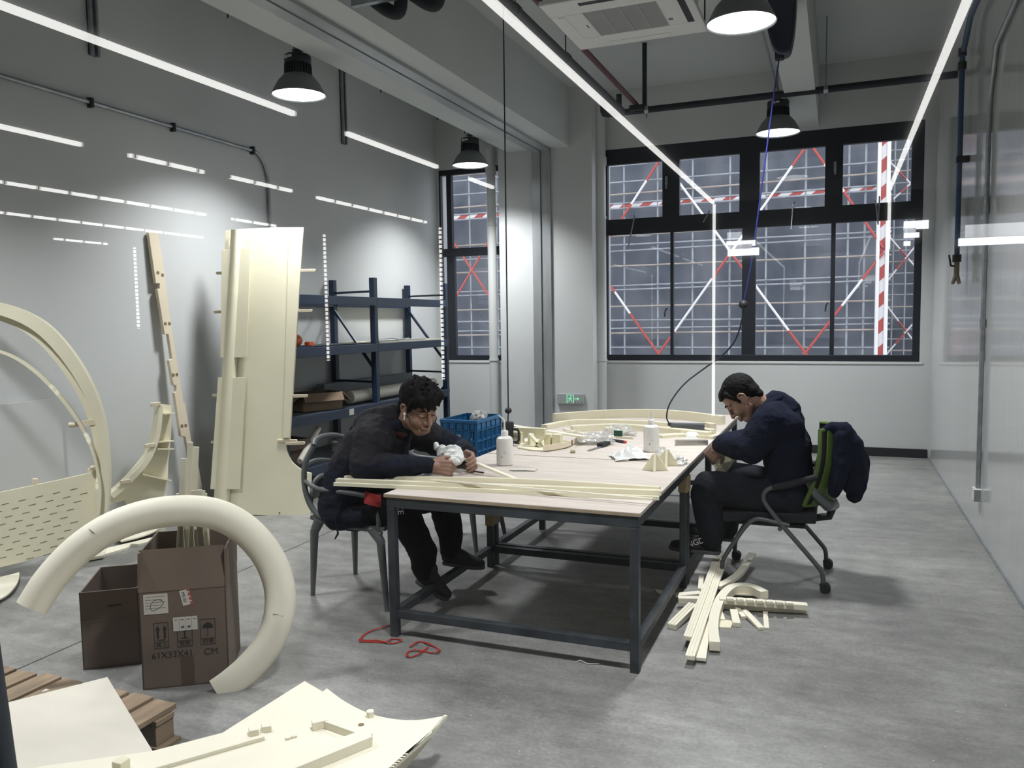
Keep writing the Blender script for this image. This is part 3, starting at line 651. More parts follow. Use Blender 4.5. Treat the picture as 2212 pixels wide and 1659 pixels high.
# ---------------------------------------------------------------- grey plastic armchairs
def armchair(label):
    # seat centre at (-2.60, 4.08), facing +x
    t = thing('armchair', label, 'chair', (-2.60, 4.08, 0), 'grey plastic armchairs at the table')
    def seat(u, v):
        x = -2.86+0.50*u; y = 3.86+0.44*v
        return (x, y, 0.455-0.02*math.sin(PI*u)*math.sin(PI*v)+0.03*(1-u)**3)
    obj('seat', MB().sheet(seat, 14, 14, 0.022), 'chairgrey', t, smooth=True)
    for yb, yf, ft in ((3.87, 3.87, ((-2.89, 3.90), (-2.33, 3.82))), (4.29, 4.29, ((-2.87, 4.33), (-2.31, 4.30)))):
        s = MB()
        s.tube(curve3([(-2.855, yb+(0.04 if yb < 4 else -0.04), 0.90), (-2.895, yb+(0.01 if yb < 4 else -0.01), 0.80), (-2.90, yb, 0.68), (-2.865, yb, 0.56), (-2.78, yb, 0.485), (-2.62, yb, 0.455), (-2.45, yb, 0.445), (-2.385, yb, 0.42)], 4), 0.017, 10)
        obj('side_frame', s, 'chairgrey', t, smooth=True)
        (rx, ry), (fx, fy) = ft
        obj('leg', MB().tube([(-2.80, yb, 0.475), (-2.84, yb, 0.40), (rx, ry, 0)], [0.034, 0.026, 0.014], 10), 'chairgrey', t, smooth=True)
        obj('leg', MB().tube([(-2.44, yb, 0.45), (-2.39, yb, 0.38), (fx, fy, 0)], [0.034, 0.026, 0.014], 10), 'chairgrey', t, smooth=True)
        obj('armrest', MB().tube(curve3([(-2.90, yb, 0.70), (-2.78, yb-(0.03 if yb < 4 else -0.03), 0.665), (-2.55, yb-(0.035 if yb < 4 else -0.035), 0.655), (-2.42, yb, 0.62), (-2.40, yb, 0.52), (-2.40, yb, 0.44)], 4), 0.014, 10), 'chairgrey', t, smooth=True)
    obj('back_bow', MB().tube(curve3([(-2.855, 3.91, 0.90), (-2.885, 3.97, 0.925), (-2.90, 4.08, 0.935), (-2.885, 4.19, 0.925), (-2.855, 4.25, 0.90)], 4), 0.017, 10), 'chairgrey', t, smooth=True)
    obj('back_bow', MB().tube(curve3([(-2.90, 3.875, 0.72), (-2.955, 3.95, 0.76), (-2.975, 4.08, 0.78), (-2.955, 4.21, 0.76), (-2.90, 4.285, 0.72)], 4), 0.014, 10), 'chairgrey', t, smooth=True)
    obj('back_bow', MB().tube(curve3([(-2.865, 3.875, 0.56), (-2.91, 3.97, 0.66), (-2.925, 4.08, 0.69), (-2.91, 4.19, 0.66), (-2.865, 4.285, 0.56)], 4), 0.014, 10), 'chairgrey', t, smooth=True)
    return t
ch = armchair('grey plastic armchair with the man in the dark jacket sitting on it')
dup(ch, (0.02, 1.17, 0), 'grey plastic armchair carrying the blue crate behind the seated man')

# ---------------------------------------------------------------- blue crate on the second chair
cz0, cz1 = 0.485, 0.905
c00, c10, c11, c01 = (onZ(*p, cz1) for p in ((949, 905), (1023, 908), (1091, 895), (1007, 892)))
ctr = (c00+c10+c11+c01)/4; ux = (c10-c00).normalized(); Lx = (c10-c00).length; uy = Vector((-ux.y, ux.x, 0)); Ly = (c01-c00).length
t = thing('crate', 'blue plastic crate with slotted sides standing on a grey armchair', 'crate', (ctr.x, ctr.y, cz0))
CM = Matrix((ux, uy, (0, 0, 1))).transposed().to_4x4(); CM.translation = Vector((ctr.x, ctr.y, cz0))
H = cz1-cz0; hx, hy = Lx/2, Ly/2
obj('bottom', MB().box(-hx, hx, -hy, hy, 0, 0.012, CM), 'crateblue', t)
obj('rim', MB().box(-hx-0.012, hx+0.012, -hy-0.012, -hy+0.004, H-0.025, H, CM).box(-hx-0.012, hx+0.012, hy-0.004, hy+0.012, H-0.025, H, CM).box(-hx-0.012, -hx+0.004, -hy, hy, H-0.025, H, CM).box(hx-0.004, hx+0.012, -hy, hy, H-0.025, H, CM), 'crateblue', t, bevel=0.003)
def crateside(along, half, fixed, sgn):
    m = MB(); n = max(8, int(half*2/0.020)); rows = 4
    def bx(a0, a1, z0, z1, th=0.004, off=0.0):
        f0, f1 = fixed-th+off*sgn, fixed+th+off*sgn
        if along == 'x': m.box(a0, a1, f0, f1, z0, z1, CM)
        else: m.box(f0, f1, a0, a1, z0, z1, CM)
    rz = [0.0, 0.035]+[0.035+(H-0.13)*(i+1)/rows for i in range(rows)]
    for i in range(rows+1):
        z = 0.03+(H-0.11)*i/rows; bx(-half, half, z-0.010, z+0.010); bx(-half, half, z-0.003, z+0.003, 0.004, 0.006)
    bx(-half, half, H-0.09, H); bx(-half, half, 0, 0.04)
    solid = [-half, -half*0.45, half*0.1, half*0.62, half]
    k = 5
    for i in range(k+1):
        a = -half+2*half*i/k; bx(max(-half, a-0.014), min(half, a+0.014), 0, H); bx(a-0.004, a+0.004, 0, H, 0.004, 0.006)
    for i in range(n):
        a = -half+2*half*(i+0.5)/n; bx(a-0.0035, a+0.0035, 0.03, H-0.08, 0.003)
    return m
obj('side_wall', crateside('x', hx, -hy, -1), 'crateblue', t); obj('side_wall', crateside('x', hx, hy, 1), 'crateblue', t)
obj('end_wall', crateside('y', hy, -hx, -1), 'crateblue', t); obj('end_wall', crateside('y', hy, hx, 1), 'crateblue', t)
obj('paper_tag', MB().box(-0.02, 0.02, -hy-0.012, -hy-0.009, 0.27, 0.31, CM), 'paper', t)
def crumple(c, rx, ry, rz, seed, n=22, amp=0.45, sharp=6.0, flat=0.0):
    """a crumpled lump: facetted, creased, flattened underneath"""
    m = MB(); c = Vector(c); rings = []
    for i in range(n+1):
        th = PI*i/n; ring = []
        for j in range(2*n):
            ph = 2*PI*j/(2*n); d = Vector((math.sin(th)*math.cos(ph), math.sin(th)*math.sin(ph), -math.cos(th)))
            k = 1+amp*(noise.noise(d*2.1+Vector((seed, 0, 0)))*0.8+noise.turbulence(d*sharp*0.6+Vector((0, seed, 0)), 3, True)*0.5-0.3)
            p = Vector((d.x*rx*k, d.y*ry*k, d.z*rz*k))
            p.z = max(p.z, -rz*0.55)
            ring.append(m.bm.verts.new(c+p+Vector((0, 0, rz*0.55))))
        rings.append(ring)
    for A, B in zip(rings, rings[1:]):
        for j in range(2*n): m._f([A[j], A[(j+1) % (2*n)], B[(j+1) % (2*n)], B[j]])
    bmesh.ops.remove_doubles(m.bm, verts=m.bm.verts, dist=1e-5)
    return m
tag(obj('rag', crumple((ctr.x+0.03, ctr.y+0.06, cz1-0.10), 0.08, 0.07, 0.09, 3.0), mat('grey_rag', (0.40, 0.40, 0.38), 0.8)), 'crumpled grey rag heaped inside the blue crate', 'rag')

# ---------------------------------------------------------------- blue storage rack on the left wall
t = thing('storage_rack', 'dark blue steel storage rack with shelves along the left wall', 'shelf', (-4.8, 7.4, 0))
RXB, RXF = -5.11, -4.50
frames = (5.75, 7.28, 8.92)
for i, y in enumerate(frames):
    for x, yy in ((RXB, y+0.16), (RXF, y)):
        m = MB(); a = 0.03
        m.box(x-a, x+a, yy-a, yy+a, 0, 2.09)
        for k in range(41): m.box(x+a-0.001, x+a+0.0015, yy-0.008, yy+0.008, 0.06+k*0.05, 0.075+k*0.05)
        obj('post', m, 'rackblue', t)
    b_ = MB()
    for z0 in (0.12, 1.0, 1.95): b_.beam((RXB, y+0.16, z0), (RXF, y, z0), 0.022, 0.022)
    b_.beam((RXB, y+0.16, 1.78), (RXF, y, 1.12), 0.022, 0.026); b_.beam((RXB, y+0.16, 0.25), (RXF, y, 0.85), 0.022, 0.026)
    obj('brace', b_, 'rackblue', t)
for z, deck in ((1.85, False), (1.37, True), (0.75, True), (0.27, True)):
    for y0, y1 in zip(frames, frames[1:]):
        obj('beam', MB().box(RXF-0.01, RXF+0.045, y0, y1, z-0.05, z+0.035), 'rackblue', t, bevel=0.004)
        obj('beam', MB().box(RXB-0.02, RXB+0.03, y0+0.16, y1+0.16, z-0.05, z+0.035), 'rackblue', t, bevel=0.004)
        if deck:
            obj('shelf', MB().box(RXB-0.0, RXF-0.0, y0+0.04, y1+0.1, z+0.0, z+0.03), mat('grey_shelf_board', (0.10, 0.115, 0.13), 0.6, var=0.3, scale=4), t)
obj('paper_tag', MB().box(RXF+0.046, RXF+0.048, 6.70, 6.78, 0.715, 0.775), 'paper', t)
# things on the rack
def openbox(name, label, cx_, cy_, z0, L, W, H, rot, mname, flaps, inside='cardin', th=0.006):
    mt = Matrix.Translation((cx_, cy_, z0)) @ Matrix.Rotation(rot, 4, 'Z')
    t = thing(name, label, 'box', (cx_, cy_, z0))
    m = MB(); a, c = L/2, W/2
    m.box(-a, a, -c, c, 0, th, mt); m.box(-a, a, -c, -c+th, 0, H, mt); m.box(-a, a, c-th, c, 0, H, mt); m.box(-a, -a+th, -c, c, 0, H, mt); m.box(a-th, a, -c, c, 0, H, mt)
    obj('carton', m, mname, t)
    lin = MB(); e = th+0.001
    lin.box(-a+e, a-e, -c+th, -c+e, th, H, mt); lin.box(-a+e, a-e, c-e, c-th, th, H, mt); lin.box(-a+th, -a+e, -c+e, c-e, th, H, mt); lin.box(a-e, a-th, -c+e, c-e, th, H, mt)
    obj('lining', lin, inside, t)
    for side, ln, ang in flaps:   # angle from straight up, outward positive
        f = MB(); s_, c_ = math.sin(ang), math.cos(ang)
        hw = (a if side in 'fb' else c)-0.004
        if side == 'f': fm = Matrix.Translation((0, -c, H)) @ Matrix.Rotation(ang, 4, 'X')
        elif side == 'b': fm = Matrix.Translation((0, c, H)) @ Matrix.Rotation(-ang, 4, 'X')
        elif side == 'l': fm = Matrix.Translation((-a, 0, H)) @ Matrix.Rotation(-ang, 4, 'Y')
        else: fm = Matrix.Translation((a, 0, H)) @ Matrix.Rotation(ang, 4, 'Y')
        if side in 'fb': f.box(-hw, hw, -th/2, th/2, 0, ln, mt @ fm)
        else: f.box(-th/2, th/2, -hw, hw, 0, ln, mt @ fm)
        obj('flap', f, mname, t)
    return t, mt
q = onX(712, 885, -4.55)
openbox('carton', 'open tan cardboard box on the lower shelf of the blue rack', -4.72, q.y+0.02, 0.785, 0.42, 0.30, 0.17, math.radians(62), 'card2', (('f', 0.09, 2.6), ('r', 0.13, 2.3), ('l', 0.12, 2.2), ('b', 0.1, 2.2)))
openbox('carton', 'brown cardboard box on the bottom shelf behind the tall panel', -4.70, onX(655, 1000, -4.5).y+0.02, 0.305, 0.32, 0.28, 0.26, math.radians(75), 'card', (('f', 0.1, 2.5), ('r', 0.1, 2.4)))
a, c = onX(755, 875, -4.62), onX(850, 905, -4.62)
tag(obj('roll', MB().tube([(-4.62, a.y, 0.865), (-4.62, 8.8, 0.865)], 0.065, 20), 'whiteboard', smooth=True), 'white roll lying along the lower shelf behind the tan box', 'roll')
tag(obj('board', MB().box(-5.05, -4.95, 7.0, 8.85, 0.785, 0.99), mat('grey_sheet_pack', (0.20, 0.225, 0.24), 0.6)), 'long grey board standing at the back of the lower shelf', 'board')
p = onX(655, 742, -4.55)
t = thing('air_blower', 'orange plastic tool with blue base on the middle shelf of the rack', 'tool', (-4.6, p.y, 1.40))
obj('body', MB().ball((-4.62, p.y-0.05, 1.47), 0.07, 0.10, 0.065), 'orange', t, smooth=True)
obj('nozzle', MB().box(-4.60, -4.54, p.y+0.08, p.y+0.16, 1.405, 1.455), 'orange', t, bevel=0.01)
obj('base', MB().box(-4.66, -4.54, p.y-0.12, p.y+0.12, 1.402, 1.42), 'rackblue', t)
tag(obj('board', MB().box(-5.0, -4.52, 7.42, 8.86, 1.402, 1.418), 'resin'), 'cream sheet lying on the right end of the middle shelf', 'board')
tag(obj('board', MB().box(-4.95, -4.58, 6.3, 7.36, 1.402, 1.412), mat('dark_sheet', (0.05, 0.055, 0.06), 0.6)), 'dark flat sheet lying on the left end of the middle shelf', 'board')
tag(obj('metal_strip', MB().tube([(-4.7, 7.6, 1.425), (-4.66, 7.9, 1.445), (-4.68, 8.1, 1.425), (-4.66, 8.3, 1.44)], 0.006, 6).box(-4.75, -4.6, 7.5, 8.6, 1.419, 1.424), 'galv'), 'thin grey metal strip on the cream sheet of the middle shelf', 'strip')
p, q = onX(652, 935, -4.47), onX(712, 909, -4.47)
tag(obj('pipe_offcut', MB().tube([(-4.43, p.y-0.1, 0.40), (-4.60, q.y, 0.62)], 0.026, 12), 'whiteboard', smooth=True), 'short white tube poking out from the bottom shelf beside the tall panel', 'pipe')
tag(obj('plastic_bag', crumple((-4.72, 7.05, 0.305), 0.14, 0.2, 0.10, 8.0), 'film', smooth=False), 'clear plastic bag on the bottom shelf behind the armchair', 'bag')

# ---------------------------------------------------------------- big cream panels against the left wall
def lean(p0, base, ang):
    """plane through p0 holding the horizontal direction base, leaning back by ang; returns its normal (towards the room)"""
    u = Vector((*base, 0)).normalized(); n0 = Vector((u.y, -u.x, 0)); up = Vector((0, 0, 1))*math.cos(ang) - n0*math.sin(ang)
    return (n0*math.cos(ang)+Vector((0, 0, 1))*math.sin(ang)), u, up
# tall panel with a raised strip, leaning on the rack end
P0 = onZ(590, 1113); N, U, UP = lean(P0, (0.90, 0.436), math.radians(5.5))
def TP(pts, off=0.0): return [onP(a, c, P0+N*off, N) for a, c in pts]
t = thing('body_panel', 'tall cream resin panel with a raised strip, standing against the blue rack', 'panel', tuple(P0))
main = [(486, 498), (525, 494), (600, 491), (656, 491), (654, 516), (649, 590), (643, 690), (637, 790), (631, 880), (627, 950)]+smoothpoly([(616, 950), (620, 975), (631, 997), (648, 1012), (664, 1020)], 3)+[(673, 1022), (670, 1112), (590, 1114), (478, 1110)]
obj('sheet', MB().prism(TP(main), N*-0.02), 'resin', t, bevel=0.002)
for name, poly, off, th in (('raised_plate', [(479, 540), (541, 535), (533, 772), (476, 773)], 0.045, 0.012), ('raised_plate', [(471, 815), (530, 815), (518, 1057), (454, 1057)], 0.045, 0.012),
                            ('edge_flange', [(624, 493), (656, 491), (648, 600), (635, 800), (626, 946), (611, 946)], 0.016, 0.008)):
    obj(name, MB().prism(TP(poly, off), N*-th), 'resin', t, bevel=0.002)
rb = MB()
for i in range(12):
    fa, fb = i/12, (i+1)/12
def ridge(u, v):
    y = 496+(1088-496)*v; xl_ = 500+(462-500)*v; xr_ = 527+(495-527)*v
    return onP(xl_+(xr_-xl_)*u, y, P0+N*(0.012+0.055*math.sin(PI*min(1, u*0.9+0.12))), N)
obj('bulged_strip', rb.sheet(ridge, 12, 20, 0.008), 'resin', t, smooth=True)
for side, pegs in (('l', ((468, 590), (463, 674), (460, 854), (457, 955))), ('r', ((681, 584), (674, 671), (664, 855), (658, 957), (641, 952)))):
    for a, c in pegs:
        e = onP(a, c, P0, N); e2 = e+U*(0.10 if side == 'l' else -0.16)
        obj('peg', MB().beam(e, e2, 0.022, 0.024).tube([e-U*0.004*(1 if side == 'l' else -1), e], 0.010, 8), 'resin2', t, bevel=0.004)
for a, c in ((505, 583), (501, 696), (495, 797), (487, 905), (484, 1005), (604, 1108), (640, 497)):
    e = onP(a, c, P0+N*0.062 if a < 520 else P0, N); obj('hole', MB().tube([e, e+N*0.004], 0.006, 8), 'dark', t)
# wheel arch frame with slotted panel at the left edge
P0 = Vector((-4.80, 3.62, 0.0)); N, U, UP = lean(P0, (0.76, 0.65), math.radians(2.5))
t = thing('wheel_arch', 'large cream wheel arch with a slotted skirt at the left edge of the photo', 'panel', tuple(P0))
def band(name, outer, inner, off, th, m='resin', k=4):
    o_, i_ = smoothpoly(outer, k), smoothpoly(inner, k)
    mb = MB()
    for j in range(len(o_)-1):
        mb.prism(TP([o_[j], o_[j+1], i_[j+1], i_[j]], off), N*-th)
    bmesh.ops.remove_doubles(mb.bm, verts=mb.bm.verts, dist=1e-5)
    return obj(name, mb, m, t, smooth=True)
out_ = [(-45, 648), (0, 653), (60, 674), (110, 707), (160, 765), (200, 835), (225, 910), (235, 1000), (235, 1060), (231, 1110)]
mid_ = [(-45, 675), (0, 681), (55, 703), (100, 738), (147, 795), (186, 862), (208, 930), (217, 1000), (216, 1060), (208, 1130)]
inn_ = [(-45, 687), (0, 693), (50, 716), (94, 752), (138, 806), (177, 872), (199, 938), (207, 1000), (206, 1060), (196, 1130)]
band('outer_arch', out_, mid_, 0.10, 0.10); band('inner_arch', mid_, inn_, 0.06, 0.08)
s1_ = [(-45, 747), (0, 757), (40, 774), (85, 806), (130, 852), (170, 905), (197, 958), (212, 1010), (219, 1060), (214, 1130)]
s2_ = [(-45, 753), (0, 763), (38, 780), (81, 812), (125, 858), (164, 910), (191, 961), (206, 1011), (213, 1060), (206, 1130)]
band('thin_rib', s1_, s2_, 0.13, 0.04)
sk = [(-45, 1075), (0, 1063), (120, 1038), (195, 1021), (207, 1012), (209, 1070), (206, 1110), (194, 1140), (176, 1160), (150, 1175), (110, 1195), (60, 1212), (0, 1226), (-45, 1232)]
so = obj('slotted_skirt', MB().prism(TP(sk, 0.02), N*-0.02), 'resin', t, bevel=0.003)
sl = MB()
for i in range(10):
    for j in range(7):
        x = -34+j*37+(i % 2)*18+i*4; y = 1098+i*13.5-j*8.0-(i % 2)*4
        if x+18 > 200-i*4 or y > 1215-x*0.12: continue
        a = TP([(x, y), (x+16, y-4), (x+16, y-2.4), (x, y+1.6)], 0.0212)
        sl.prism(a, N*-0.002)
obj('slot', sl, mat('slot_shadow_gap', (0.22, 0.19, 0.10), 0.8), so)
for a, c in ((-20, 1085), (76, 1040), (196, 1018)):
    e = onP(a, c, P0, N); obj('lug', MB().box(-0.02, 0.02, -0.012, 0.012, -0.02, 0.02, Matrix.Translation(e)), 'resin2', t, bevel=0.006)
e = onP(188, 912, P0+N*0.05, N); e2 = onP(164, 917, P0+N*0.06, N)
obj('pin', MB().beam(e+U*0.05, e2, 0.03, 0.035).tube([e2, e2-U*0.04], 0.018, 10), 'resin2', t, smooth=True)
for a, c in ((110, 740), (202, 880), (200, 1010)):
    e = onP(a, c, P0+N*0.05, N); obj('lug', MB().ball(e, 0.02, 0.02, 0.016), 'resin2', t, smooth=True)
# sickle shaped ribbed piece
xs_ = -4.93
P0 = onX(350, 1150, xs_); P0.z = 0; N, U, UP = lean(P0, (0.30, 0.95), math.radians(4))
t = thing('curved_bracket', 'cream sickle shaped bracket with ribs standing by the left wall', 'bracket', (P0.x, P0.y, 0))
inner = smoothpoly([(344, 872), (342, 905), (335, 945), (318, 985), (290, 1020), (262, 1048), (238, 1068)], 3)
outer = [(238, 1090), (270, 1080), (305, 1150), (358, 1150), (364, 1000), (370, 940), (371, 876)]
obj('plate', MB().prism(TP(inner+outer, 0.0), N*-0.015), 'resin', t, bevel=0.002)
i2 = [(a+8, c+8) for a, c in inner]
mb = MB()
for j in range(len(inner)-1): mb.prism(TP([inner[j], inner[j+1], i2[j+1], i2[j]], 0.09), N*-0.09)
obj('curved_flange', mb, 'resin', t, smooth=True)
for a, c, d, e in ((344, 893, 368, 891), (332, 953, 366, 951), (330, 968, 366, 968), (298, 1022, 360, 1036)):
    mb = MB(); pts = TP([(a, c), (d, e), (d, e+3), (a, c+3)], 0.0); mb.prism(pts, N*0.08); obj('rib', mb, 'resin', t)
for a, c in ((338, 873), (326, 962), (274, 1040)):
    e = onP(a, c, P0+N*0.09, N); obj('peg', MB().beam(e-U*0.05, e+U*0.03, 0.02, 0.03), 'resin2', t, bevel=0.004)
# notched plank leaning on the wall
P0 = Vector((-5.02, 5.0, 0)); N, U, UP = lean(P0, (0.04, 1.0), math.radians(2.6))
t = thing('notched_plank', 'tall narrow cream plank with notches leaning on the left wall', 'plank', tuple(onP(425, 1060, P0, N)))
L_ = [(321, 503), (337, 612), (345, 612), (345, 623), (340, 625), (356, 722), (364, 722), (372, 775), (365, 778), (375, 832), (381, 833), (381, 846), (377, 848), (391, 942), (401, 944), (412, 1010), (427, 1110)]
R2 = [(447, 1110), (430, 1010), (413, 950), (400, 872), (397, 870), (388, 815), (372, 715), (357, 605), (351, 560), (341, 500)]
obj('board', MB().prism(TP(L_+R2, 0.0), N*-0.03), 'resin2', t, bevel=0.003)
for a, c in ((341, 589), (351, 594), (357, 699), (366, 699), (374, 810), (382, 809), (393, 920), (401, 919)):
    e = onP(a, c, P0, N); obj('hole', MB().tube([e, e+N*0.002], 0.014, 12), mat('hole_shade', (0.20, 0.15, 0.08), 0.8) if 'hole_shade' not in bpy.data.materials else bpy.data.materials['hole_shade'], t)
# white sheet behind the arch
a, c = onX(-60, 862, XL+0.06), onX(137, 862, XL+0.06)
tag(obj('white_board', MB().box(XL+0.01, XL+0.03, a.y, c.y, 0.0, 1.12), mat('white_sheet', (0.62, 0.63, 0.62), 0.45)), 'white board standing against the left wall behind the wheel arch', 'board')
# ---------------------------------------------------------------- writing
def textmesh(s, size, mtx, m, parent, name='printed_text'):
    cu = bpy.data.curves.new('text', 'FONT'); cu.body = s; cu.size = size; cu.extrude = 0.0004; cu.align_x = 'CENTER'; cu.align_y = 'CENTER'
    to = bpy.data.objects.new('text', cu); COL.objects.link(to)
    bpy.context.view_layer.update()
    me = bpy.data.meshes.new_from_object(to.evaluated_get(bpy.context.evaluated_depsgraph_get()))
    bpy.data.objects.remove(to); me.transform(mtx); me.name = name
    me.materials.clear(); me.materials.append(M[m] if isinstance(m, str) else m)
    o = bpy.data.objects.new(name, me); COL.objects.link(o)
    o.parent = parent; o.matrix_parent_inverse = parent.matrix_basis.inverted(); return o

# ---------------------------------------------------------------- the two cardboard boxes on the floor
A = onZ(309, 1491); B = onZ(496, 1472); A.z = B.z = 0
u = (B-A).normalized(); v = Vector((-u.y, u.x, 0)); L = (B-A).length; W = 0.40; H = 0.445
c = A+u*L/2+v*W/2
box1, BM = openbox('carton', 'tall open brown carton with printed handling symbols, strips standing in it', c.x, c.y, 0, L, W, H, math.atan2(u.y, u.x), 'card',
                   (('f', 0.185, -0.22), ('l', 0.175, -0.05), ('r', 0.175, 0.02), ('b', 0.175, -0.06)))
# face frame: x along the face, y up, z out of the face
FM = Matrix((u, Vector((0, 0, 1)), -v)).transposed().to_4x4(); FM.translation = A - v*0.0008
def fp(px, py):
    p = onP(px, py, A, v) - A; return p.dot(u), p.z
def flatbox(m, x0, x1, y0, y1, d=0.0006, o=0.0, rot=0.0):
    cx_, cy_ = (x0+x1)/2, (y0+y1)/2
    m.box(x0-cx_, x1-cx_, y0-cy_, y1-cy_, o, o+d, FM @ Matrix.Translation((cx_, cy_, 0)) @ Matrix.Rotation(rot, 4, 'Z'))
def rect(px0, py0, px1, py1):
    a, b_ = fp(px0, py0), fp(px1, py1); return min(a[0], b_[0]), max(a[0], b_[0]), min(a[1], b_[1]), max(a[1], b_[1])
ink = MB()
tilt = math.radians(0)
def outline(x0, x1, y0, y1, w=0.0018):
    for q in ((x0, x1, y0, y0+w), (x0, x1, y1-w, y1), (x0, x0+w, y0, y1), (x1-w, x1, y0, y1)): flatbox(ink, *q)
icons = [rect(332, 1356, 366, 1399), rect(382, 1356, 417, 1395), rect(432, 1345, 467, 1390)]
hh = 0.118
for i, (x0, x1, y0, y1) in enumerate(icons):
    y1 = y0+hh; outline(x0, x1, y0, y1); ym = y0+0.028; flatbox(ink, x0, x1, ym, ym+0.0018)
    w_ = x1-x0; xm = (x0+x1)/2
    if i == 0:
        for dx in (-0.24, 0.24):
            xx = xm+dx*w_; flatbox(ink, xx-0.0045, xx+0.0045, ym+0.017, ym+0.058)
            ink.prism([FM @ Vector((xx-0.010, ym+0.055, 0)), FM @ Vector((xx+0.010, ym+0.055, 0)), FM @ Vector((xx, ym+0.078, 0))], -v*0.0006)
        flatbox(ink, x0+0.014, x1-0.014, ym+0.008, ym+0.012)
    elif i == 1:
        ink.prism([FM @ Vector((xm+a*w_, ym+b_, 0)) for a, b_ in ((-0.27, 0.078), (0.27, 0.078), (0.24, 0.055), (0.13, 0.042), (-0.13, 0.042), (-0.24, 0.055))], -v*0.0006)
        flatbox(ink, xm-0.003, xm+0.003, ym+0.012, ym+0.045); flatbox(ink, xm-0.015, xm+0.015, ym+0.010, ym+0.014)
    else:
        pts = [Vector((xm+0.36*w_*math.cos(PI*k/10), ym+0.048+0.026*math.sin(PI*k/10), 0)) for k in range(11)]
        ink.prism([FM @ p for p in pts], -v*0.0006)
        flatbox(ink, xm-0.0012, xm+0.0012, ym+0.014, ym+0.078); flatbox(ink, xm-0.010, xm+0.001, ym+0.013, ym+0.0155)
obj('printed_symbol', ink, 'ink', box1)
for (x0, x1, y0, y1), s_ in zip(icons, ('\u5411\u4e0a', '\u8f7b\u653e', '\u9632\u6f6e')):
    textmesh(s_, 0.024, FM @ Matrix.Translation(((x0+x1)/2, y0+0.0145, 0.0002)), 'ink', box1)
a = fp(373, 1414); textmesh('61X33X41', 0.040, FM @ Matrix.Translation((a[0], a[1], 0.0002)), 'ink', box1)
a = fp(456, 1407); textmesh('CM', 0.042, FM @ Matrix.Translation((a[0], a[1], 0.0002)), 'ink', box1)
def lab(name, r_, m, rot=0.0, o=0.0007):
    mb = MB(); flatbox(mb, *r_, 0.0008, o, rot); return obj(name, mb, m, box1)
r1 = rect(309, 1285, 364, 1324); l1 = lab('paper_label', r1, 'paper')
mb = MB(); x0, x1, y0, y1 = r1
for k in range(5): flatbox(mb, x0+0.008, x1-0.010-0.012*(k % 2), y1-0.014-k*0.013, y1-0.0115-k*0.013, 0.0003, 0.0016)
obj('label_print', mb, mat('grey_print', (0.25, 0.24, 0.22), 0.8), l1)
pts = [FM @ Vector((x0+(x1-x0)*(0.48+0.27*math.cos(t_)*(1+0.25*math.cos(t_))), y0+(y1-y0)*(0.45+0.24*math.sin(t_)+0.10*math.cos(t_)), 0.0022)) for t_ in [2*PI*k/20 for k in range(21)]]
obj('pen_loop', MB().tube(pts, 0.0009, 5), 'ink', l1)
r2 = rect(390, 1274, 413, 1306); l2_ = lab('paper_label', r2, 'paper', math.radians(12))
cx2, cy2 = (r2[0]+r2[1])/2, (r2[2]+r2[3])/2
mb = MB()
for k in range(4):
    q = Matrix.Translation((cx2, cy2, 0.0016)) @ Matrix.Rotation(math.radians(12), 4, 'Z') @ Matrix.Translation((0.018, 0.032-k*0.021, 0))
    mb.box(-0.006, 0.006, -0.007, 0.007, 0, 0.0004, FM @ q)
obj('label_print', mb, 'redink', l2_)
textmesh('MS 01', 0.020, FM @ Matrix.Translation((cx2-0.008, cy2, 0.0017)) @ Matrix.Rotation(math.radians(102-180), 4, 'Z'), 'ink', l2_)
r3 = rect(373, 1334, 428, 1359); l3_ = lab('paper_label', r3, 'paper')
mb = MB(); x0, x1, y0, y1 = r3
for k in range(5): flatbox(mb, x0+(x1-x0)*k/4-0.0005, x0+(x1-x0)*k/4+0.0005, y0, y1, 0.0003, 0.0016)
for k in range(4): flatbox(mb, x0+(x1-x0)*(k+0.25)/4, x0+(x1-x0)*(k+0.75)/4, y1-0.014, y1-0.011, 0.0003, 0.0016)
for k in (1, 2): flatbox(mb, x0+(x1-x0)*(k+0.3)/4, x0+(x1-x0)*(k+0.8)/4, y0+0.012, y0+0.022, 0.0003, 0.0016, 0.3)
obj('label_print', mb, mat('dark_print', (0.10, 0.10, 0.10), 0.8), l3_)
q = fp(405, 1430); mb = MB(); flatbox(mb, q[0]-0.028, q[0]+0.028, 0.002, 0.14, 0.0004, 0.0); obj('tape_strip', mb, mat('brown_tape', (0.10, 0.066, 0.05), 0.4), box1)
# strips standing in the carton
zin = 0.012
sd = [(397, 990, 1.0), (411, 955, 0.9), (424, 965, 1.0), (385, 1066, .8), (391, 1068, .8), (404, 1062, 1.), (430, 1058, 1.), (437, 1060, 1.), (442, 1066, .8), (418, 1060, 1.)]
names = ['left of the three tall pale strips standing in the carton', 'tallest pale strip standing in the carton, middle of three', 'right of the three tall pale strips standing in the carton']
mid = c
for i, (a, b_, k) in enumerate(sd):
    pl = mid + v*(-0.02+0.035*(i % 3))
    top = onP(a, b_, pl, v); bot = onP(375+i*11+(i % 2)*6, 1440, pl, v)
    bx_ = max(-L/2+0.05, min(L/2-0.05, (bot-c).dot(u)))
    bot = c+u*bx_+v*(-0.02+0.035*(i % 3)); bot.z = zin
    lab_ = names[i] if i < 3 else 'short pale strip among the bundle standing in the tall brown carton'
    tag(obj('strip', MB().beam(bot, top, 0.026*k, 0.010, up=v), 'foam', bevel=0.001), lab_, 'strip', 'pale strips standing in the carton')
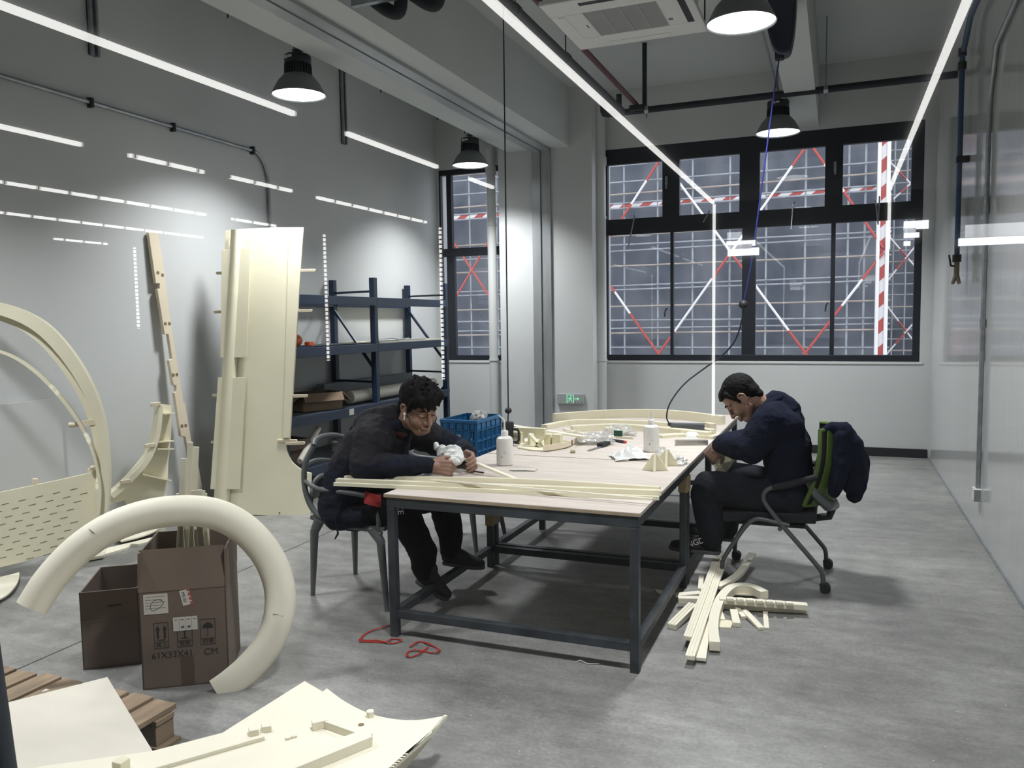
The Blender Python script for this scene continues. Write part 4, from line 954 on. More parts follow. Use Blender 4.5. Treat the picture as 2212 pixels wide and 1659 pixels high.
# second carton behind it
A2 = onZ(180, 1448); A2.z = 0; zt = 0.375
p, q = onZ(172, 1290, zt), onZ(219, 1231, zt)
u2 = Vector((0.80, 0.60, 0)).normalized(); v2 = Vector((-u2.y, u2.x, 0)); L2, W2_ = 0.255, 0.42
c2 = A2+u2*L2/2+v2*W2_/2
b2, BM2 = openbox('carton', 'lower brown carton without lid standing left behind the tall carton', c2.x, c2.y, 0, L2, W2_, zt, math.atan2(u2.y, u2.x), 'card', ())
FM2 = Matrix((u2, Vector((0, 0, 1)), -v2)).transposed().to_4x4(); FM2.translation = A2-v2*0.0008
obj('crease', MB().box(0, L2, 0.232, 0.236, 0, 0.002, FM2), mat('worn_crease', (0.22, 0.16, 0.13), 0.8), b2)
obj('printed_text', MB().box(0.12, 0.18, 0.296, 0.304, 0, 0.0006, FM2), 'ink', b2)
tag(obj('plastic_bag', crumple((c2.x-0.05, c2.y, 0.012), 0.12, 0.12, 0.13, 5.0), 'film'), 'clear plastic bag inside the lower brown carton', 'bag')
# ---------------------------------------------------------------- big half pipe arc leaning over the carton
vd = Vector((-0.687, 0.727, 0)); hd = Vector((0.727, 0.687, 0)); al = math.radians(15)
P0 = onZ(468, 1497); P0.z = 0.004; N = (-vd*math.cos(al)+Vector((0, 0, 1))*math.sin(al))
cl = smoothpoly([(69, 1313), (110, 1250), (170, 1187), (240, 1140), (320, 1112), (400, 1103), (470, 1112), (530, 1145), (578, 1200), (603, 1265), (602, 1330), (580, 1390), (540, 1440), (500, 1475), (468, 1497)], 4)
C3 = [onP(a, b_, P0, N) for a, b_ in cl]
def half(u_, v_):
    f = u_*(len(C3)-1); i = min(int(f), len(C3)-2); p = C3[i].lerp(C3[i+1], f-i)
    T = (C3[i+1]-C3[i]).normalized(); S = T.cross(N).normalized()
    hw = 0.062+0.006*math.sin(PI*u_)
    a = (v_-0.5)*PI*0.92
    d = (0.055*min(1, (1-u_)*3.2+0.12))
    return p+S*hw*math.sin(a)/math.sin(PI*0.46)+N*d*math.cos(a)
t = thing('half_pipe_arc', 'large cream half pipe bent into an arc, leaning over the tall carton', 'arc', tuple(P0))
obj('shell', MB().sheet(half, 90, 14, 0.005), 'foam', t, smooth=True)
for a, b_, d, e in ((192, 1143, 210, 1157), (590, 1326, 611, 1331)):
    p, q = onP(a, b_, P0+N*0.056, N), onP(d, e, P0+N*0.056, N); obj('pencil_mark', MB().beam(p, q, 0.002, 0.003), mat('pencil', (0.25, 0.22, 0.14), 0.8), t)
# ---------------------------------------------------------------- pallet, white board and the shell in the foreground
PX0, PX1, PYA, PYB = -3.55, -2.38, 1.25, 2.36
t = thing('pallet', 'worn wooden pallet under the white board at the lower left', 'pallet', (-2.95, 1.8, 0))
n = 9; pw = (PX1-PX0)/n
for i in range(n):
    x = PX0+pw*i
    obj('deck_board', MB().box(x+0.012, x+pw-0.012, PYA, PYB-R_.uniform(0, 0.03), 0.118, 0.14), 'wood', t, bevel=0.003)
for y in (PYA+0.08, (PYA+PYB)/2, PYB-0.10):
    obj('stringer_board', MB().box(PX0, PX1, y-0.045, y+0.045, 0.098, 0.118), 'wood', t, bevel=0.002)
    obj('bottom_board', MB().box(PX0-0.02, PX1+0.02, y-0.055, y+0.055, 0.0, 0.018), 'wood', t, bevel=0.002)
    for x in (PX0+0.06, (PX0+PX1)/2, PX1-0.05): obj('block', MB().box(x-0.045, x+0.045, y-0.045, y+0.045, 0.018, 0.098), 'wood', t, bevel=0.003)
C = onZ(232, 1462, 0.157); e1 = (onZ(330, 1622, 0.157)-C).normalized(); e2 = (onZ(20, 1515, 0.157)-C); e2 = (e2-e1*e2.dot(e1)).normalized()
t = thing('white_board', 'white painted board lying askew on the wooden pallet', 'board', (C.x, C.y, 0.14))
obj('board', MB().prism([C, C+e1*1.2, C+e1*1.2+e2*0.62, C+e2*0.62], (0, 0, -0.016)), 'whiteboard', t, bevel=0.0015)
q = onZ(107, 1492, 0.157); obj('splinter', MB().prism([q, q+e2*0.03, q+e2*0.01-e1*0.02], (0, 0, 0.004)), 'whiteboard', t)
zs_ = 0.17
def SH(pts, z=zs_): return [onZ(a, b_, z) for a, b_ in pts]
t = thing('shell_panel', 'large cream shell panel with bars and blocks lying in the foreground', 'panel', tuple(onZ(600, 1600, 0)))
curve = smoothpoly([(706, 1487), (745, 1515), (795, 1540), (850, 1553), (905, 1555), (966, 1545)], 5)
ol = [(658, 1471), (697, 1494)]+curve+[(935, 1582), (885, 1625), (838, 1668), (790, 1715)]+[(200, 1735), (-60, 1700), (90, 1655), (330, 1622), (480, 1583)]
T_ = SH(ol)
mb = MB().prism(T_, (0, 0, -0.012)); obj('sheet', mb, 'foam', t)
rim = SH([(966, 1545), (935, 1582), (885, 1625), (838, 1668), (790, 1715)])
drop = [Vector((-0.02, 0.005, -0.02)), Vector((-0.035, 0.01, -0.06)), Vector((-0.04, 0.01, -0.09)), Vector((-0.04, 0.01, -0.10)), Vector((-0.04, 0.01, -0.10))]
mb = MB(); rows = []
for p, d_ in zip(rim, drop):
    i_ = Vector((-0.012, 0, 0)); rows.append([mb.bm.verts.new(q_) for q_ in (p, p+d_, p+d_+i_, p+i_)])
for A_, B_ in zip(rows, rows[1:]):
    for j in range(4): mb._f([A_[j], A_[(j+1) % 4], B_[(j+1) % 4], B_[j]])
mb._f(rows[0][::-1]); mb._f(rows[-1])
obj('side_flange', mb, 'resin', t)
for a, b_ in ((-1.9, 2.45), (-1.75, 2.2), (-2.0, 2.1)): obj('foot', MB().box(a-0.03, a+0.03, b_-0.03, b_+0.03, 0, zs_-0.012), 'foam', t)
def bar(name, pts, h_, m='foam'): return obj(name, MB().prism(SH(pts), (0, 0, h_)), m, t, bevel=0.002)
bar('raised_bar', [(798, 1596), (805, 1612), (618, 1690), (560, 1690), (620, 1655), (770, 1602)], 0.035)
bar('raised_bar', [(700, 1574), (722, 1568), (806, 1600), (790, 1607)], 0.028)
bar('thin_ridge', [(571, 1593), (572, 1599), (320, 1672), (300, 1672)], 0.014)
bar('wedge_block', [(673, 1572), (712, 1571), (676, 1580)], 0.03)
for a, b_ in ((547, 1588), (574, 1580)): bar('block', [(a-10, b_-5), (a+10, b_-8), (a+13, b_+1), (a-8, b_+4)], 0.022)
for a, b_ in ((622, 1597), (635, 1593)): bar('tab', [(a-6, b_-2), (a+6, b_-4), (a+7, b_), (a-5, b_+3)], 0.008)
for a, b_ in ((755, 1575), (780, 1566)):
    q = onZ(a, b_, zs_); obj('hole', MB().tube([q+Vector((0, 0, 0.0004)), q+Vector((0, 0, 0.002))], 0.011, 14), bpy.data.materials['hole_shade'], t)
q = onZ(800, 1548, zs_); obj('peg', MB().tube([q, q+Vector((0, 0, 0.022))], 0.014, 14), 'foam', t, smooth=True)
q = onZ(262, 1660, zs_); obj('block', MB().box(q.x-0.02, q.x+0.02, q.y-0.02, q.y+0.02, zs_, zs_+0.03), 'resin', t, bevel=0.003)
# cream offcuts on the floor at the left
def slab(label, pts, z, h_, name='offcut', m='foam', group=None):
    return tag(obj(name, MB().prism([onZ(a, b_, z) for a, b_ in pts], (0, 0, h_)), m, bevel=0.002), label, 'offcut', group)
slab('cream rounded plate lying on the floor at the far left edge', [(-30, 1244)]+smoothpoly([(0, 1250), (30, 1243), (42, 1240), (38, 1262), (20, 1285), (-5, 1300)], 3)+[(-40, 1310)], 0.02, 0.012)
slab('long notched cream strip on the floor behind the low carton', [(228, 1190), (345, 1162), (342, 1170), (300, 1181), (283, 1180), (278, 1187), (215, 1207)], 0.0, 0.02)
slab('pale rounded plate on the floor behind the arc by the carton', [(250, 1165)]+smoothpoly([(262, 1172), (300, 1163), (335, 1150), (350, 1133), (330, 1130)], 3)+[(255, 1150)], 0.03, 0.012)
slab('short cream piece on the floor under the left part of the arc', [(182, 1213), (225, 1205), (232, 1180), (205, 1190)], 0.01, 0.02)
# ---------------------------------------------------------------- on the tables
zt = 0.75
def bent(label, pts, z, wd, h_, m='resin', name='strip', cat='strip', group=None, grooves=0, k=4):
    C_ = [onZ(a, b_, z) for a, b_ in (smoothpoly(pts, k) if len(pts) > 2 else pts)]
    mb = MB()
    if grooves == 0:
        rings = []
        for i, p in enumerate(C_):
            T = (C_[min(i+1, len(C_)-1)]-C_[max(i-1, 0)]).normalized(); S = Vector((-T.y, T.x, 0)).normalized()*wd/2
            rings.append([mb.bm.verts.new(q_) for q_ in (p-S, p+S, p+S+Vector((0, 0, h_)), p-S+Vector((0, 0, h_)))])
    else:
        rings = []; prof = [(-.5, 0), (.5, 0), (.5, 1), (.28, 1), (.28, .7), (.2, .7), (.2, 1), (-.2, 1), (-.2, .7), (-.28, .7), (-.28, 1), (-.5, 1)]
        for i, p in enumerate(C_):
            T = (C_[min(i+1, len(C_)-1)]-C_[max(i-1, 0)]).normalized(); S = Vector((-T.y, T.x, 0)).normalized()*wd
            rings.append([mb.bm.verts.new(p+S*a+Vector((0, 0, h_*b_))) for a, b_ in prof])
    n_ = len(rings[0])
    for A_, B_ in zip(rings, rings[1:]):
        for j in range(n_): mb._f([A_[j], A_[(j+1) % n_], B_[(j+1) % n_], B_[j]])
    mb._f(rings[0][::-1]); mb._f(rings[-1])
    return tag(obj(name, mb, m), label, cat, group)
G = 'long cream strips across the near table edge'
bent('widest grooved cream strip across the near table edge, overhanging on the left', [(728, 1043), (1428, 1069)], zt, 0.035, 0.024, grooves=1, group=G)
bent('thin cream strip in front of the grooved ones on the near table edge', [(722, 1049), (1424, 1080)], zt, 0.018, 0.018, group=G)
bent('grooved cream strip farthest back of those across the near table edge', [(745, 1037), (1120, 1043), (1426, 1062)], zt, 0.024, 0.024, grooves=1, group=G)
bent('loose thin cream strip lying across the others, ending low at the right corner', [(930, 1038), (1410, 1080)], zt+0.026, 0.012, 0.008, 'foam', group=G)
# squeeze bottles
def bottle(label, px, py, tip):
    b_ = onZ(px, py, zt); t = thing('squeeze_bottle', label, 'bottle', (b_.x, b_.y, zt), 'white squeeze bottles')
    r = 0.051
    obj('body', MB().lathe([(0.001, 0.0), (r-0.006, 0.0), (r, 0.006), (r, 0.15), (r-0.004, 0.165), (0.035, 0.174), (0.021, 0.178), (0.0205, 0.182)], b_, 28), 'bottle', t, smooth=True)
    obj('cap', MB().lathe([(0.022, 0.178), (0.0225, 0.205), (0.019, 0.21), (0.008, 0.212), (0.007, 0.225)], b_, 24, cap1=True), 'bottle', t, smooth=True)
    pts = [b_+Vector(q) for q in tip]
    obj('spout', MB().tube(pts, [0.006]*(len(pts)-1)+[0.003], 8), 'bottle', t, smooth=True)
    obj('graduation', MB().box(b_.x-0.004, b_.x+0.004, b_.y-r-0.0008, b_.y-r+0.001, zt+0.05, zt+0.06).box(b_.x+0.012, b_.x+0.02, b_.y-r-0.0004, b_.y-r+0.002, zt+0.08, zt+0.083), mat('bottle_marks', (0.35, 0.34, 0.32), 0.7) if 'bottle_marks' not in bpy.data.materials else bpy.data.materials['bottle_marks'], t)
bottle('white squeeze bottle with a bent straw spout in front of the black mug', 1091, 1004, ((0, 0, 0.21), (0, 0, 0.262), (-0.005, 0, 0.275), (-0.035, -0.01, 0.305)))
bottle('white squeeze bottle with a pointed tip near the right table edge', 1407, 975, ((0, 0, 0.21), (0, 0, 0.25), (0.0, 0, 0.27)))
# black mug with handle behind the bottle, pull cord above it
q = onZ(1098, 962, zt)
t = thing('mug', 'tall black lidded mug with a big handle behind the squeeze bottle', 'mug', (q.x, q.y, zt))
obj('body', MB().lathe([(0.001, 0), (0.036, 0), (0.038, 0.01), (0.038, 0.13)], q, 24, cap1=True), 'dark', t, smooth=True)
obj('lid', MB().lathe([(0.041, 0.128), (0.042, 0.155), (0.038, 0.165), (0.001, 0.166)], q, 24), 'dark', t, smooth=True)
obj('handle', MB().tube([q+Vector(p) for p in ((0.03, 0, 0.115), (0.07, 0, 0.115), (0.08, 0, 0.10), (0.08, 0, 0.04), (0.07, 0, 0.025), (0.03, 0, 0.025))], 0.008, 8), 'dark', t, smooth=True)
t = thing('pull_cord', 'black cord hanging from the ceiling with a ball above the mug', 'cord', (q.x, q.y, 1.0))
yc = q.y; bl = onY(1098, 887, yc); tp2 = onY(1087, 0, yc)
dx = (bl.x-tp2.x)/(bl.z-tp2.z)
obj('cord', MB().tube([(bl.x+dx*(ZC-bl.z), yc, ZC), bl, (q.x, yc, zt+0.167)], 0.005, 8), 'navyplastic', t, smooth=True)
obj('ball', MB().ball(bl, 0.025, 0.025, 0.022), 'dark', t, smooth=True)
# blue reel cord
yr = 6.05
e = onY(1606, 658, yr); p1 = onY(1684, 120, yr)
rz = p1.z
t = thing('cord_reel', 'dark navy cord reel hanging at the top beside the largest lamp', 'cord reel', (p1.x, yr, rz))
mb = MB(); prof = smoothpoly([(-0.02, 0.0), (0.055, 0.0), (0.085, 0.12), (0.098, 0.28), (0.095, 0.42), (0.05, 0.50), (-0.03, 0.50), (-0.085, 0.40), (-0.095, 0.22), (-0.065, 0.08)], 3, True)
mb.prism([(p1.x+0.01+a, yr-0.075, rz+b_) for a, b_ in prof], (0, 0.15, 0)); obj('case', mb, 'navyplastic', t, bevel=0.02)
obj('cord_guide', MB().box(p1.x-0.03, p1.x+0.03, yr-0.03, yr+0.03, rz-0.03, rz+0.03), 'dark', t, bevel=0.006)
obj('hanger', MB().tube([(p1.x+0.01, yr, rz+0.48), (p1.x+0.01, yr, ZC)], 0.012, 8), 'galv', t)
pts = [p1]+[onY(a, b_, yr) for a, b_ in ((1668, 230), (1650, 370), (1634, 490), (1622, 575))]+[e]
obj('cord', MB().tube(pts, 0.0055, 8), 'bluecord', t, smooth=True)
obj('stopper', MB().ball(e, 0.034, 0.034, 0.034), 'dark', t, smooth=True)
pl = onZ(1445, 916, zt+0.04)
pts = [e]+[e.lerp(pl, k)+Vector((0, 0, 0)) for k in ()]+[onY(a, b_, yr+(pl.y-yr)*f) for a, b_, f in ((1603, 690, .05), (1588, 735, .15), (1560, 768, .25), (1520, 797, .4), (1478, 830, .6), (1449, 868, .8), (1440, 898, .95))]+[pl]
obj('cable', MB().tube(curve3(pts), 0.006, 8), 'navyplastic', t, smooth=True)
obj('plug', MB().tube([pl, pl+Vector((0.05, -0.04, -0.005))], [0.014, 0.02], 10), 'dark', t, smooth=True)
a, b_ = onZ(1449, 936, zt), onZ(1521, 938, zt)
d_ = (b_-a).normalized(); m_ = (a+b_)/2; nrm = Vector((-d_.y, d_.x, 0))
SM = Matrix((d_, nrm, (0, 0, 1))).transposed().to_4x4(); SM.translation = m_+nrm*0.03
hl = (b_-a).length/2
t = thing('socket_strip', 'grey metal socket box lying on the rear table, plugged to the hanging cord', 'socket box', tuple(SM.translation))
obj('case', MB().box(-hl, hl, -0.035, 0.035, 0, 0.075, SM), mat('grey_case', (0.11, 0.12, 0.13), 0.4, metal=0.3), t, bevel=0.004)
obj('socket_face', MB().box(-hl+0.02, hl-0.04, -0.025, 0.025, 0.0745, 0.077, SM), 'galv', t)
q = onZ(1500, 937, zt+0.02)
tag(obj('white_guard', MB().lathe([(0.001, 0.045), (0.04, 0.04), (0.065, 0.02), (0.072, 0.0), (0.001, 0.0)], q-Vector((0, 0.02, 0.02)), 24), 'white', smooth=True), 'white domed plastic cover resting against the socket box', 'cover')
# cream pieces on the rear table
G2 = 'cream parts heaped on the rear table'
bent('longest curved cream rail at the back of the heap on the rear table', [(1197, 911), (1300, 903), (1400, 901), (1480, 906), (1562, 917)], zt, 0.05, 0.07, 'resin', 'curved_rail', 'rail', G2)
bent('second curved cream rail in front of the longest one', [(1175, 927), (1240, 916), (1340, 916), (1440, 922), (1540, 938)], zt, 0.06, 0.035, 'resin', 'curved_rail', 'rail', G2)
bent('grooved cream rail behind the plastic wrap on the rear table', [(1235, 932), (1330, 928), (1420, 934), (1535, 947)], zt, 0.075, 0.045, 'resin', 'curved_rail', 'rail', G2, grooves=1)
bent('flat cream strip pointing to the right table edge near the socket box', [(1425, 946), (1475, 943), (1545, 948)], zt, 0.08, 0.022, 'resin', 'strip', 'strip', G2)
bent('pale white strip slanting from the mug to the plastic wrap', [(1105, 921), (1265, 946)], zt+0.055, 0.045, 0.012, 'foam', 'strip', 'strip', G2)
for i, (a, b_, c_, d, l_) in enumerate(((1218, 930, 1262, 941, 'upper short cream stick behind the pale white strip'), (1222, 936, 1250, 937, 'lower short cream stick behind the pale white strip'), (1318, 950, 1355, 936, 'slanting cream stick between the plastic wraps'), (1312, 945, 1368, 949, 'cream stick behind the red tipped marker'))):
    bent(l_, [(a, b_), (c_, d)], zt, 0.02, 0.018, 'foam', 'stick', 'stick', G2)
bent('short tan block behind the socket box', [(1525, 927), (1541, 931)], zt, 0.05, 0.055, 'resin2', 'block', 'block')
# the part with the crossed braces
t = thing('braced_part', 'cream curved part with crossed braces standing on the table beside the mug', 'part', tuple(onZ(1185, 965, zt)))
tr = [(1118, 968), (1150, 974), (1182, 975), (1225, 967), (1247, 955), (1215, 952), (1130, 950)]
obj('tray', MB().prism([onZ(a, b_, zt+0.002) for a, b_ in tr], (0, 0, 0.008)), 'resin', t, bevel=0.001)
cv = smoothpoly([(1173, 974), (1205, 970), (1230, 964), (1247, 955)], 4)
mb = MB()
for a, b_ in zip(cv, cv[1:]): mb.prism([onZ(*a, zt+0.01), onZ(*b_, zt+0.01), onZ(*b_, zt+0.01)+Vector((0, 0.02, 0)), onZ(*a, zt+0.01)+Vector((0, 0.02, 0))], (0, 0, 0.035))
obj('curved_lip', mb, 'resin2', t, smooth=True)
yb = onZ(1165, 968, zt).y
def Q(a, b_, y): return onY(a, b_, y)
for a, b_, c_, d in ((1143, 937, 1172, 967), (1184, 937, 1149, 969)):
    obj('brace', MB().beam(Q(a, b_, yb), Q(c_, d, yb), 0.012, 0.05, up=(0, 1, 0)), 'resin', t)
for a, c_ in ((1176, 1190), (1193, 1211)):
    p, q = Q(a, 938, yb+0.03), Q(c_, 962, yb+0.03)
    obj('upright_plate', MB().box(p.x, q.x, yb+0.02, yb+0.08, zt+0.01, p.z), 'resin', t, bevel=0.002)
p, q = Q(1112, 932, yb+0.16), Q(1178, 945, yb+0.16); obj('side_bar', MB().box(p.x, q.x, yb+0.15, yb+0.19, zt+0.05, zt+0.115), 'resin', t, bevel=0.003)
p, q = Q(1113, 945, yb+0.17), Q(1132, 966, yb+0.17); obj('upright_plate', MB().box(p.x, q.x, yb+0.12, yb+0.18, zt+0.008, zt+0.085), 'resin', t, bevel=0.002)
p, q = Q(1144, 955, yb+0.1), Q(1150, 966, yb+0.1); obj('upright_plate', MB().box(p.x, q.x, yb+0.06, yb+0.14, zt+0.008, zt+0.08), 'resin', t, bevel=0.002)
# crossed triangular stands
for (cx_, cy_, l_, s_) in ((1415, 1016, 'front cream stand of crossed triangular plates near the right table edge', 1.0), (1440, 1006, 'rear cream stand of crossed triangular plates beside the foil', 1.0)):
    b_ = onZ(cx_, cy_, zt); t = thing('cross_stand', l_, 'stand', (b_.x, b_.y, zt), 'cross stands')
    for ang in (0.15, 1.72):
        d_ = Vector((math.cos(ang), math.sin(ang), 0)); n_ = Vector((-d_.y, d_.x, 0))*0.008
        w_ = 0.075 if ang < 1 else 0.06
        obj('plate', MB().prism([b_-d_*w_-n_, b_+d_*w_-n_, b_+d_*0.012+Vector((0, 0, 0.095))-n_, b_-d_*0.012+Vector((0, 0, 0.095))-n_], n_*2), 'resin', t, bevel=0.001)
# steel block, marker, knife, cork, papers and wraps
a, b_ = onZ(1458, 963, zt), onZ(1527, 962, zt)
t = thing('steel_ruler', 'short square aluminium bar on the table by the right edge', 'bar', tuple((a+b_)/2))
obj('bar', MB().beam(a+Vector((0, 0.02, 0.018)), b_+Vector((0, 0.02, 0.018)), 0.045, 0.036), mat('aluminium', (0.45, 0.44, 0.40), 0.35, metal=0.6, var=0.2), t, bevel=0.002)
a, b_ = onZ(1318, 950, zt+0.01), onZ(1352, 955, zt+0.01)
t = thing('marker', 'black marker pen with a red end on the table behind the paper', 'pen', tuple(a))
obj('barrel', MB().tube([a, a.lerp(b_, 0.9)], 0.010, 10), 'dark', t, smooth=True); obj('cap', MB().tube([a.lerp(b_, 0.9), b_], 0.010, 10), mat('red_plastic', (0.5, 0.05, 0.03), 0.4), t, smooth=True)
a, b_ = onZ(1271, 973, zt+0.006), onZ(1311, 961, zt+0.006)
t = thing('cutter', 'steel blade with a black holder lying on the table before the plastic wrap', 'tool', tuple(a))
obj('blade', MB().beam(a, b_, 0.016, 0.006), 'galv', t); obj('holder', MB().beam(a.lerp(b_, 0.55)+Vector((0, 0.02, 0.012)), b_+Vector((0, 0.02, 0.012)), 0.045, 0.025), 'dark', t, bevel=0.004)
q = onZ(1237, 979, zt); tag(obj('cork', MB().tube([q+Vector((-0.016, 0, 0.012)), q+Vector((0.016, 0.008, 0.012))], 0.012, 12), mat('cork', (0.45, 0.40, 0.27), 0.8), smooth=True), 'small tan cork lying alone on the table', 'cork')
def cloth(name, label, cat, c_, rx, ry, h_, seed, m, rot=0.0, n=26):
    c_ = Vector(c_)
    def f(u_, v_):
        x, y = (u_-0.5)*2, (v_-0.5)*2
        rr = 1+0.18*noise.noise(Vector((x*1.3, y*1.3, seed)))
        z_ = h_*max(0.0, 0.55*(1-x*x*0.8)*(1-y*y*0.8)*(0.6+0.9*abs(noise.noise(Vector((x*2.2, y*2.2, seed+4)))))*1.6)
        X, Y_ = x*rx*rr, y*ry*rr
        return (c_.x+X*math.cos(rot)-Y_*math.sin(rot), c_.y+X*math.sin(rot)+Y_*math.cos(rot), c_.z+0.004+z_)
    return tag(obj(name, MB().sheet(f, n, n, 0.002), m), label, cat)
cloth('paper_sheet', 'crumpled white paper on the table left of the cross stands', 'paper', onZ(1360, 990, zt), 0.11, 0.10, 0.085, 2.0, 'white', 0.5)
q = onZ(1345, 996, zt); tag(obj('paper_roll', MB().tube([q+Vector((-0.04, -0.01, 0.01)), q+Vector((0.035, 0.01, 0.01))], 0.011, 10), 'white', smooth=True), 'small rolled white paper in front of the crumpled sheet', 'paper')
tag(obj('plastic_wrap', crumple(onZ(1285, 958, zt), 0.14, 0.10, 0.05, 1.5), 'film'), 'crumpled clear plastic wrap beside the braced part', 'plastic wrap')
tag(obj('plastic_wrap', crumple(onZ(1340, 940, zt), 0.12, 0.11, 0.05, 7.7), 'film'), 'crumpled clear plastic bag with green print behind the marker', 'plastic wrap')
q = onZ(1335, 935, zt+0.055); tag(obj('green_scrap', MB().box(q.x-0.03, q.x+0.03, q.y-0.005, q.y+0.015, zt+0.03, zt+0.07), mat('dark_green_print', (0.02, 0.10, 0.06), 0.5)), 'dark green printed scrap in the clear plastic bag', 'scrap')
tag(obj('foil', crumple(onZ(1457, 1003, zt), 0.062, 0.055, 0.035, 4.2, amp=0.8), mat('crumpled_white_foil', (0.62, 0.61, 0.58), 0.3)), 'crumpled white foil at the right table edge behind the stands', 'foil')
tag(obj('plastic_wrap', crumple(onZ(1432, 992, zt), 0.05, 0.06, 0.05, 9.2), 'film'), 'clear plastic scrap between the bottle and the foil', 'plastic wrap')
a, b_ = onZ(1008, 1015, zt+0.004), onZ(1045, 1021, zt+0.004)
tag(obj('thin_rod', MB().tube([a, b_], 0.004, 6), 'brass', smooth=True), 'thin brown rod lying beside the man\'s hands', 'rod')
cloth('paper_sheet', 'thin torn paper scrap right of the straw bottle', 'paper', onZ(1130, 1016, zt), 0.08, 0.03, 0.012, 6.0, 'paper', 0.2)
q = onZ(973, 1032, zt); tag(obj('blue_scrap', MB().box(q.x-0.015, q.x+0.015, q.y-0.01, q.y+0.01, zt, zt+0.006), mat('blue_scrap', (0.05, 0.07, 0.25), 0.6)), 'small blue scrap on the table under the man\'s sleeve', 'scrap')
a, b_ = onZ(982, 982, zt+0.085), onZ(1118, 1037, zt+0.004)
tag(obj('strip', MB().beam(a, b_, 0.026, 0.014), 'foam', bevel=0.001), 'cream strip held in a cloth by the man in the dark jacket', 'strip')
# ---------------------------------------------------------------- strapping on the floor
def ribbon(label, pts):
    C_ = [onZ(a, b_, 0.012 if i % 3 == 1 else 0.004) for i, (a, b_) in enumerate(smoothpoly(pts, 2))]
    mb = MB()
    for p, q in zip(C_, C_[1:]): mb.beam(p, q, 0.010, 0.002)
    tag(obj('strapping', mb, 'ribbon'), label, 'strapping', 'red strapping on the floor')
ribbon('red strapping tape on the floor at the left table leg', [(842, 1350), (800, 1363), (777, 1382), (815, 1383), (850, 1390), (868, 1382), (845, 1380), (828, 1388), (775, 1384)])
ribbon('red strapping tape loop on the floor right of the table leg', [(885, 1398), (903, 1386), (925, 1390), (950, 1405), (930, 1410), (895, 1403), (878, 1412), (885, 1420), (905, 1412), (925, 1398)])
# ---------------------------------------------------------------- heap of cream offcuts by the right table leg
def zp_(a, b_, z): return onZ(1380+a/5.183, 1130+b_/5.183, z)
G3 = 'cream offcuts heaped on the floor'
def stick(label, a, b_, w_, h_, z0, z1, m='foam', grooves=False):
    p, q = zp_(*a, z0), zp_(*b_, z1); mb = MB()
    if not grooves: mb.beam(p+Vector((0, 0, h_/2)), q+Vector((0, 0, h_/2)), w_, h_)
    else:
        d_ = (q-p).normalized(); s_ = d_.cross(Vector((0, 0, 1))).normalized(); u_ = s_.cross(d_)
        prof = [(-.5, 0), (.5, 0), (.5, 1), (.22, 1), (.2, .8), (.14, .8), (.12, 1), (-.12, 1), (-.14, .8), (-.2, .8), (-.22, 1), (-.5, 1)]
        r0, r1 = [[mb.bm.verts.new(e_+s_*(x*w_)+u_*(y*h_)) for x, y in prof] for e_ in (p, q)]
        for j in range(len(prof)): mb._f([r0[j], r0[(j+1) % 12], r1[(j+1) % 12], r1[j]])
        mb._f(r0[::-1]); mb._f(r1)
    return tag(obj('offcut', mb, m, bevel=0.0015), label, 'offcut', G3)
stick('upper left of the two long grooved profiles on the heap', (905, 338), (545, 1315), 0.040, 0.022, 0.085, 0.045, grooves=True)
stick('lower right of the two long grooved profiles on the heap', (950, 430), (572, 1535), 0.044, 0.022, 0.07, 0.03, grooves=True)
stick('broad flat strip under the two grooved profiles', (860, 445), (692, 1545), 0.05, 0.016, 0.045, 0.012)
def curved(label, pts, z0, z1, wd, h_):
    P_ = smoothpoly(pts, 5); n_ = len(P_)
    C_ = [zp_(a, b_, z0+(z1-z0)*i/(n_-1)) for i, (a, b_) in enumerate(P_)]
    mb = MB(); rings = []
    for i, p in enumerate(C_):
        T = (C_[min(i+1, n_-1)]-C_[max(i-1, 0)]).normalized(); S = Vector((-T.y, T.x, 0)).normalized()*wd/2
        rings.append([mb.bm.verts.new(q_) for q_ in (p-S, p+S, p+S+Vector((0, 0, h_)), p-S+Vector((0, 0, h_)))])
    for A_, B_ in zip(rings, rings[1:]):
        for j in range(4): mb._f([A_[j], A_[(j+1) % 4], B_[(j+1) % 4], B_[j]])
    mb._f(rings[0][::-1]); mb._f(rings[-1])
    return tag(obj('offcut', mb, 'foam', smooth=True), label, 'offcut', G3)
curved('curved strip rising to the upper right of the heap towards the chair', [(1270, 360), (1160, 540), (1050, 640), (880, 735)], 0.06, 0.05, 0.045, 0.018)
curved('large arched strip curling round the right of the long profiles', [(1405, 850), (1290, 790), (1170, 765), (1040, 790), (940, 880), (880, 1000), (840, 1150), (835, 1300), (850, 1430)], 0.03, 0.012, 0.05, 0.045)
stick('upper notched bar pointing right from the heap', (900, 890), (1885, 965), 0.045, 0.03, 0.045, 0.035)
stick('lower notched bar pointing right from the heap', (910, 950), (1870, 1000), 0.04, 0.032, 0.004, 0.002)
for k in range(7):
    a = 1020+k*110
    tag(obj('offcut', MB().box(-0.018, 0.018, -0.016, 0.016, 0, 0.012, Matrix.Translation(zp_(a, 858+k*8.5, 0.0745-k*0.0013)) @ Matrix.Rotation(0.3, 4, 'Z')), 'foam'), 'small slanted cream chip on the upper notched bar of the heap', 'offcut', 'chips on the notched bar')
stick('thick short bar at the left of the heap under the profiles', (440, 885), (760, 890), 0.045, 0.03, 0.03, 0.03)
stick('flat pale strip at the upper left of the heap', (400, 815), (690, 790), 0.05, 0.010, 0.03, 0.04)
stick('rounded double profile at the lower left of the heap', (370, 1190), (610, 950), 0.05, 0.03, 0.0, 0.03, grooves=True)
